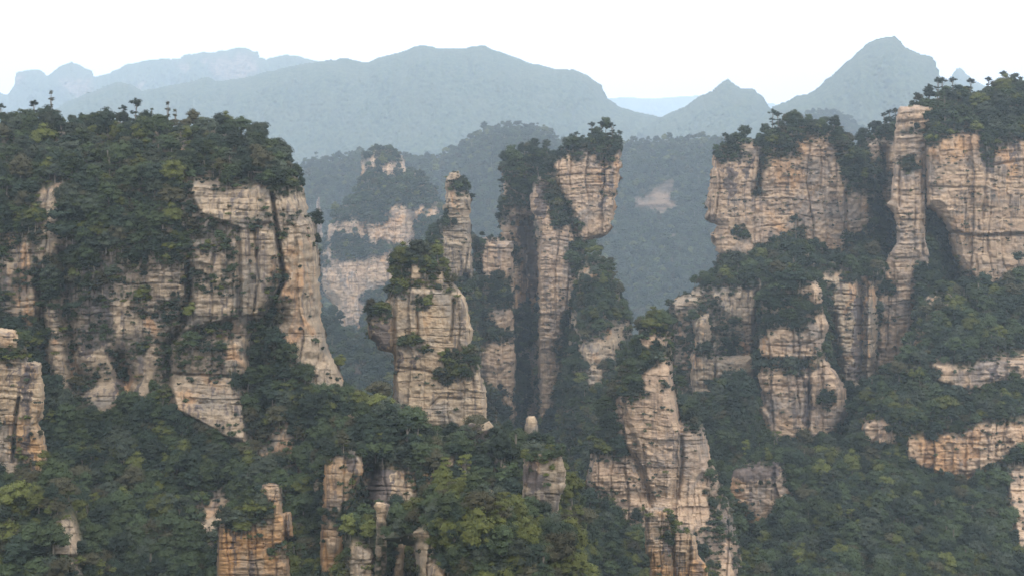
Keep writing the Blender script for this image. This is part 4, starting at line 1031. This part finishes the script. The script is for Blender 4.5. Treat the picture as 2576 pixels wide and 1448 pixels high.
TN = {'yellow_green': 'yellow-green', 'mid_green': 'fresh green', 'dark_green': 'dark green', 'olive': 'brownish olive', 'grey_green': 'grey-green'}
def where(p):
    b = p[5]
    m = b['m']
    x0, x1, y0, y1 = b['bbox']
    x0, x1, y0 = max(0, x0), min(W, x1), max(0, y0)
    fu, fv = (p[0] - x0) / max(1, x1 - x0), (p[1] - y0) / max(1, min(y1, H) - y0)
    a = 'top' if fv < .12 else 'upper' if fv < .3 else 'middle' if fv < .6 else 'lower' if fv < .85 else 'bottom'
    c = 'far left' if fu < .15 else 'left' if fu < .38 else 'centre' if fu < .62 else 'right' if fu < .85 else 'far right'
    return b['place'], a, c
PROTO, cnt = {}, {}
rot_all = {}
for i in sorted(single, key=lambda i: (not isinstance(PTS[i][7], str), -rank[i])):
    u, v, Yv, s, k, b, rz, ex = PTS[i]
    spc, tint, cm, tm = VAR[k]
    nm = {'broadleaf': 'broadleaf_tree', 'pine': 'pine_tree', 'shrub': 'shrub'}[spc]
    r = bpy.data.objects.new(nm, None)
    COL.objects.link(r)
    r.empty_display_size = .5
    r.location = ((u - UC) * Yv / F, Yv, (VH - v) * Yv / F)
    r.rotation_euler = (0, 0, rz)
    h = h1(i, 5)
    r.scale = (s, s, s * (.88 + .3 * float(h)))
    c = link('crown', cm, None, r)
    t = link('trunk', tm, None, r)
    PROTO.setdefault(k, (c, t))
    if isinstance(ex, str):
        tag(r, ex, 'pine tree')
    else:
        pl, a, c_ = where(PTS[i])
        size = 'small' if s < .7 else 'large' if s > 1.15 else 'medium'
        kind = {'broadleaf': 'round-crowned tree', 'pine': 'layered pine', 'shrub': 'low shrub'}[spc]
        lab = f'{size} {TN[tint]} {kind} {pl}, {a} {c_}'
        if len(lab.replace('-', ' ').split()) > 16: lab = lab.split(' ', 1)[1]
        tag(r, lab, {'broadleaf': 'tree', 'pine': 'pine tree', 'shrub': 'shrub'}[spc], 'trees and shrubs growing ' + pl)

rest = [i for i in range(len(PTS)) if i not in single and PTS[i][4] in PROTO]
n = len(rest)
P = np.array([[(PTS[i][0] - UC) * PTS[i][2] / F, PTS[i][2], (VH - PTS[i][1]) * PTS[i][2] / F] for i in rest])
fm = bpy.data.meshes.new('forest')
fm.vertices.add(n)
fm.vertices.foreach_set('co', P.astype(np.float32).ravel())
sv = np.array([[PTS[i][3] * (.9 + .3 * float(h1(i, 6))), PTS[i][3] * (.9 + .3 * float(h1(i, 7))), PTS[i][3] * (.82 + .4 * float(h1(i, 8)))] for i in rest])
rv = np.array([[.14 * (float(h1(i, 9)) - .5), .14 * (float(h1(i, 10)) - .5), PTS[i][6]] for i in rest])
kv = np.array([PTS[i][4] for i in rest], np.int32)
for nm_, ty, dat, fld in (('tree_scale', 'FLOAT_VECTOR', sv, 'vector'), ('tree_turn', 'FLOAT_VECTOR', rv, 'vector'), ('tree_kind', 'INT', kv, 'value')):
    at = fm.attributes.new(nm_, ty, 'POINT')
    at.data.foreach_set(fld, dat.astype(np.int32 if ty == 'INT' else np.float32).ravel())
fo = link('forest', fm)
tag(fo, 'dense mixed forest and scrub covering every top, ledge and slope', 'forest', None, 'stuff')
ng = bpy.data.node_groups.new('forest_trees', 'GeometryNodeTree')
ng.interface.new_socket('Geometry', in_out='INPUT', socket_type='NodeSocketGeometry')
ng.interface.new_socket('Geometry', in_out='OUTPUT', socket_type='NodeSocketGeometry')
gi_, go_ = ng.nodes.new('NodeGroupInput'), ng.nodes.new('NodeGroupOutput')
def named(name, ty):
    a = ng.nodes.new('GeometryNodeInputNamedAttribute')
    a.data_type = ty
    a.inputs['Name'].default_value = name
    return a.outputs['Attribute']
a_s, a_r, a_k = named('tree_scale', 'FLOAT_VECTOR'), named('tree_turn', 'FLOAT_VECTOR'), named('tree_kind', 'INT')
e2r = ng.nodes.new('FunctionNodeEulerToRotation')
ng.links.new(a_r, e2r.inputs[0])
jn = ng.nodes.new('GeometryNodeJoinGeometry')
for k, c in [(k, c) for k, ct in PROTO.items() for c in ct]:
    oi = ng.nodes.new('GeometryNodeObjectInfo')
    oi.inputs['Object'].default_value = c
    oi.inputs['As Instance'].default_value = True
    cmp_ = ng.nodes.new('FunctionNodeCompare')
    cmp_.data_type = 'INT'
    cmp_.operation = 'EQUAL'
    ng.links.new(a_k, [s for s in cmp_.inputs if s.type == 'INT'][0])
    [s for s in cmp_.inputs if s.type == 'INT'][1].default_value = k
    ip = ng.nodes.new('GeometryNodeInstanceOnPoints')
    ng.links.new(gi_.outputs[0], ip.inputs['Points'])
    ng.links.new(cmp_.outputs[0], ip.inputs['Selection'])
    ng.links.new(oi.outputs['Geometry'], ip.inputs['Instance'])
    ng.links.new(e2r.outputs[0], ip.inputs['Rotation'])
    ng.links.new(a_s, ip.inputs['Scale'])
    ng.links.new(ip.outputs[0], jn.inputs[0])
ng.links.new(jn.outputs[0], go_.inputs[0])
md = fo.modifiers.new('forest_trees', 'NODES')
md.node_group = ng
print('single', len(single), 'forest', n)

# ------------------------------------------------------------------ the hazy air
import bmesh
bm = bmesh.new()
bmesh.ops.create_cube(bm, size=1.0)
hm = bpy.data.meshes.new('haze')
bm.to_mesh(hm)
bm.free()
hz = link('haze', hm)
hz.scale = (24000, 22600, 2132)
hz.location = (0, -600 + 11300, -932 + 1066)
tag(hz, 'pale blue haze filling the valley', 'haze', None, 'stuff')
m = bpy.data.materials.new('haze_air')
m.use_nodes = True
nt = m.node_tree
nt.nodes.remove(nt.nodes['Principled BSDF'])
pv = nt.nodes.new('ShaderNodeVolumePrincipled')
pv.inputs['Color'].default_value = (.65, .815, 1.0, 1)
pv.inputs['Density'].default_value = 0.95e-4
pv.inputs['Anisotropy'].default_value = 0.1
nt.links.new(pv.outputs['Volume'], nt.nodes['Material Output'].inputs['Volume'])
hm.materials.append(m)
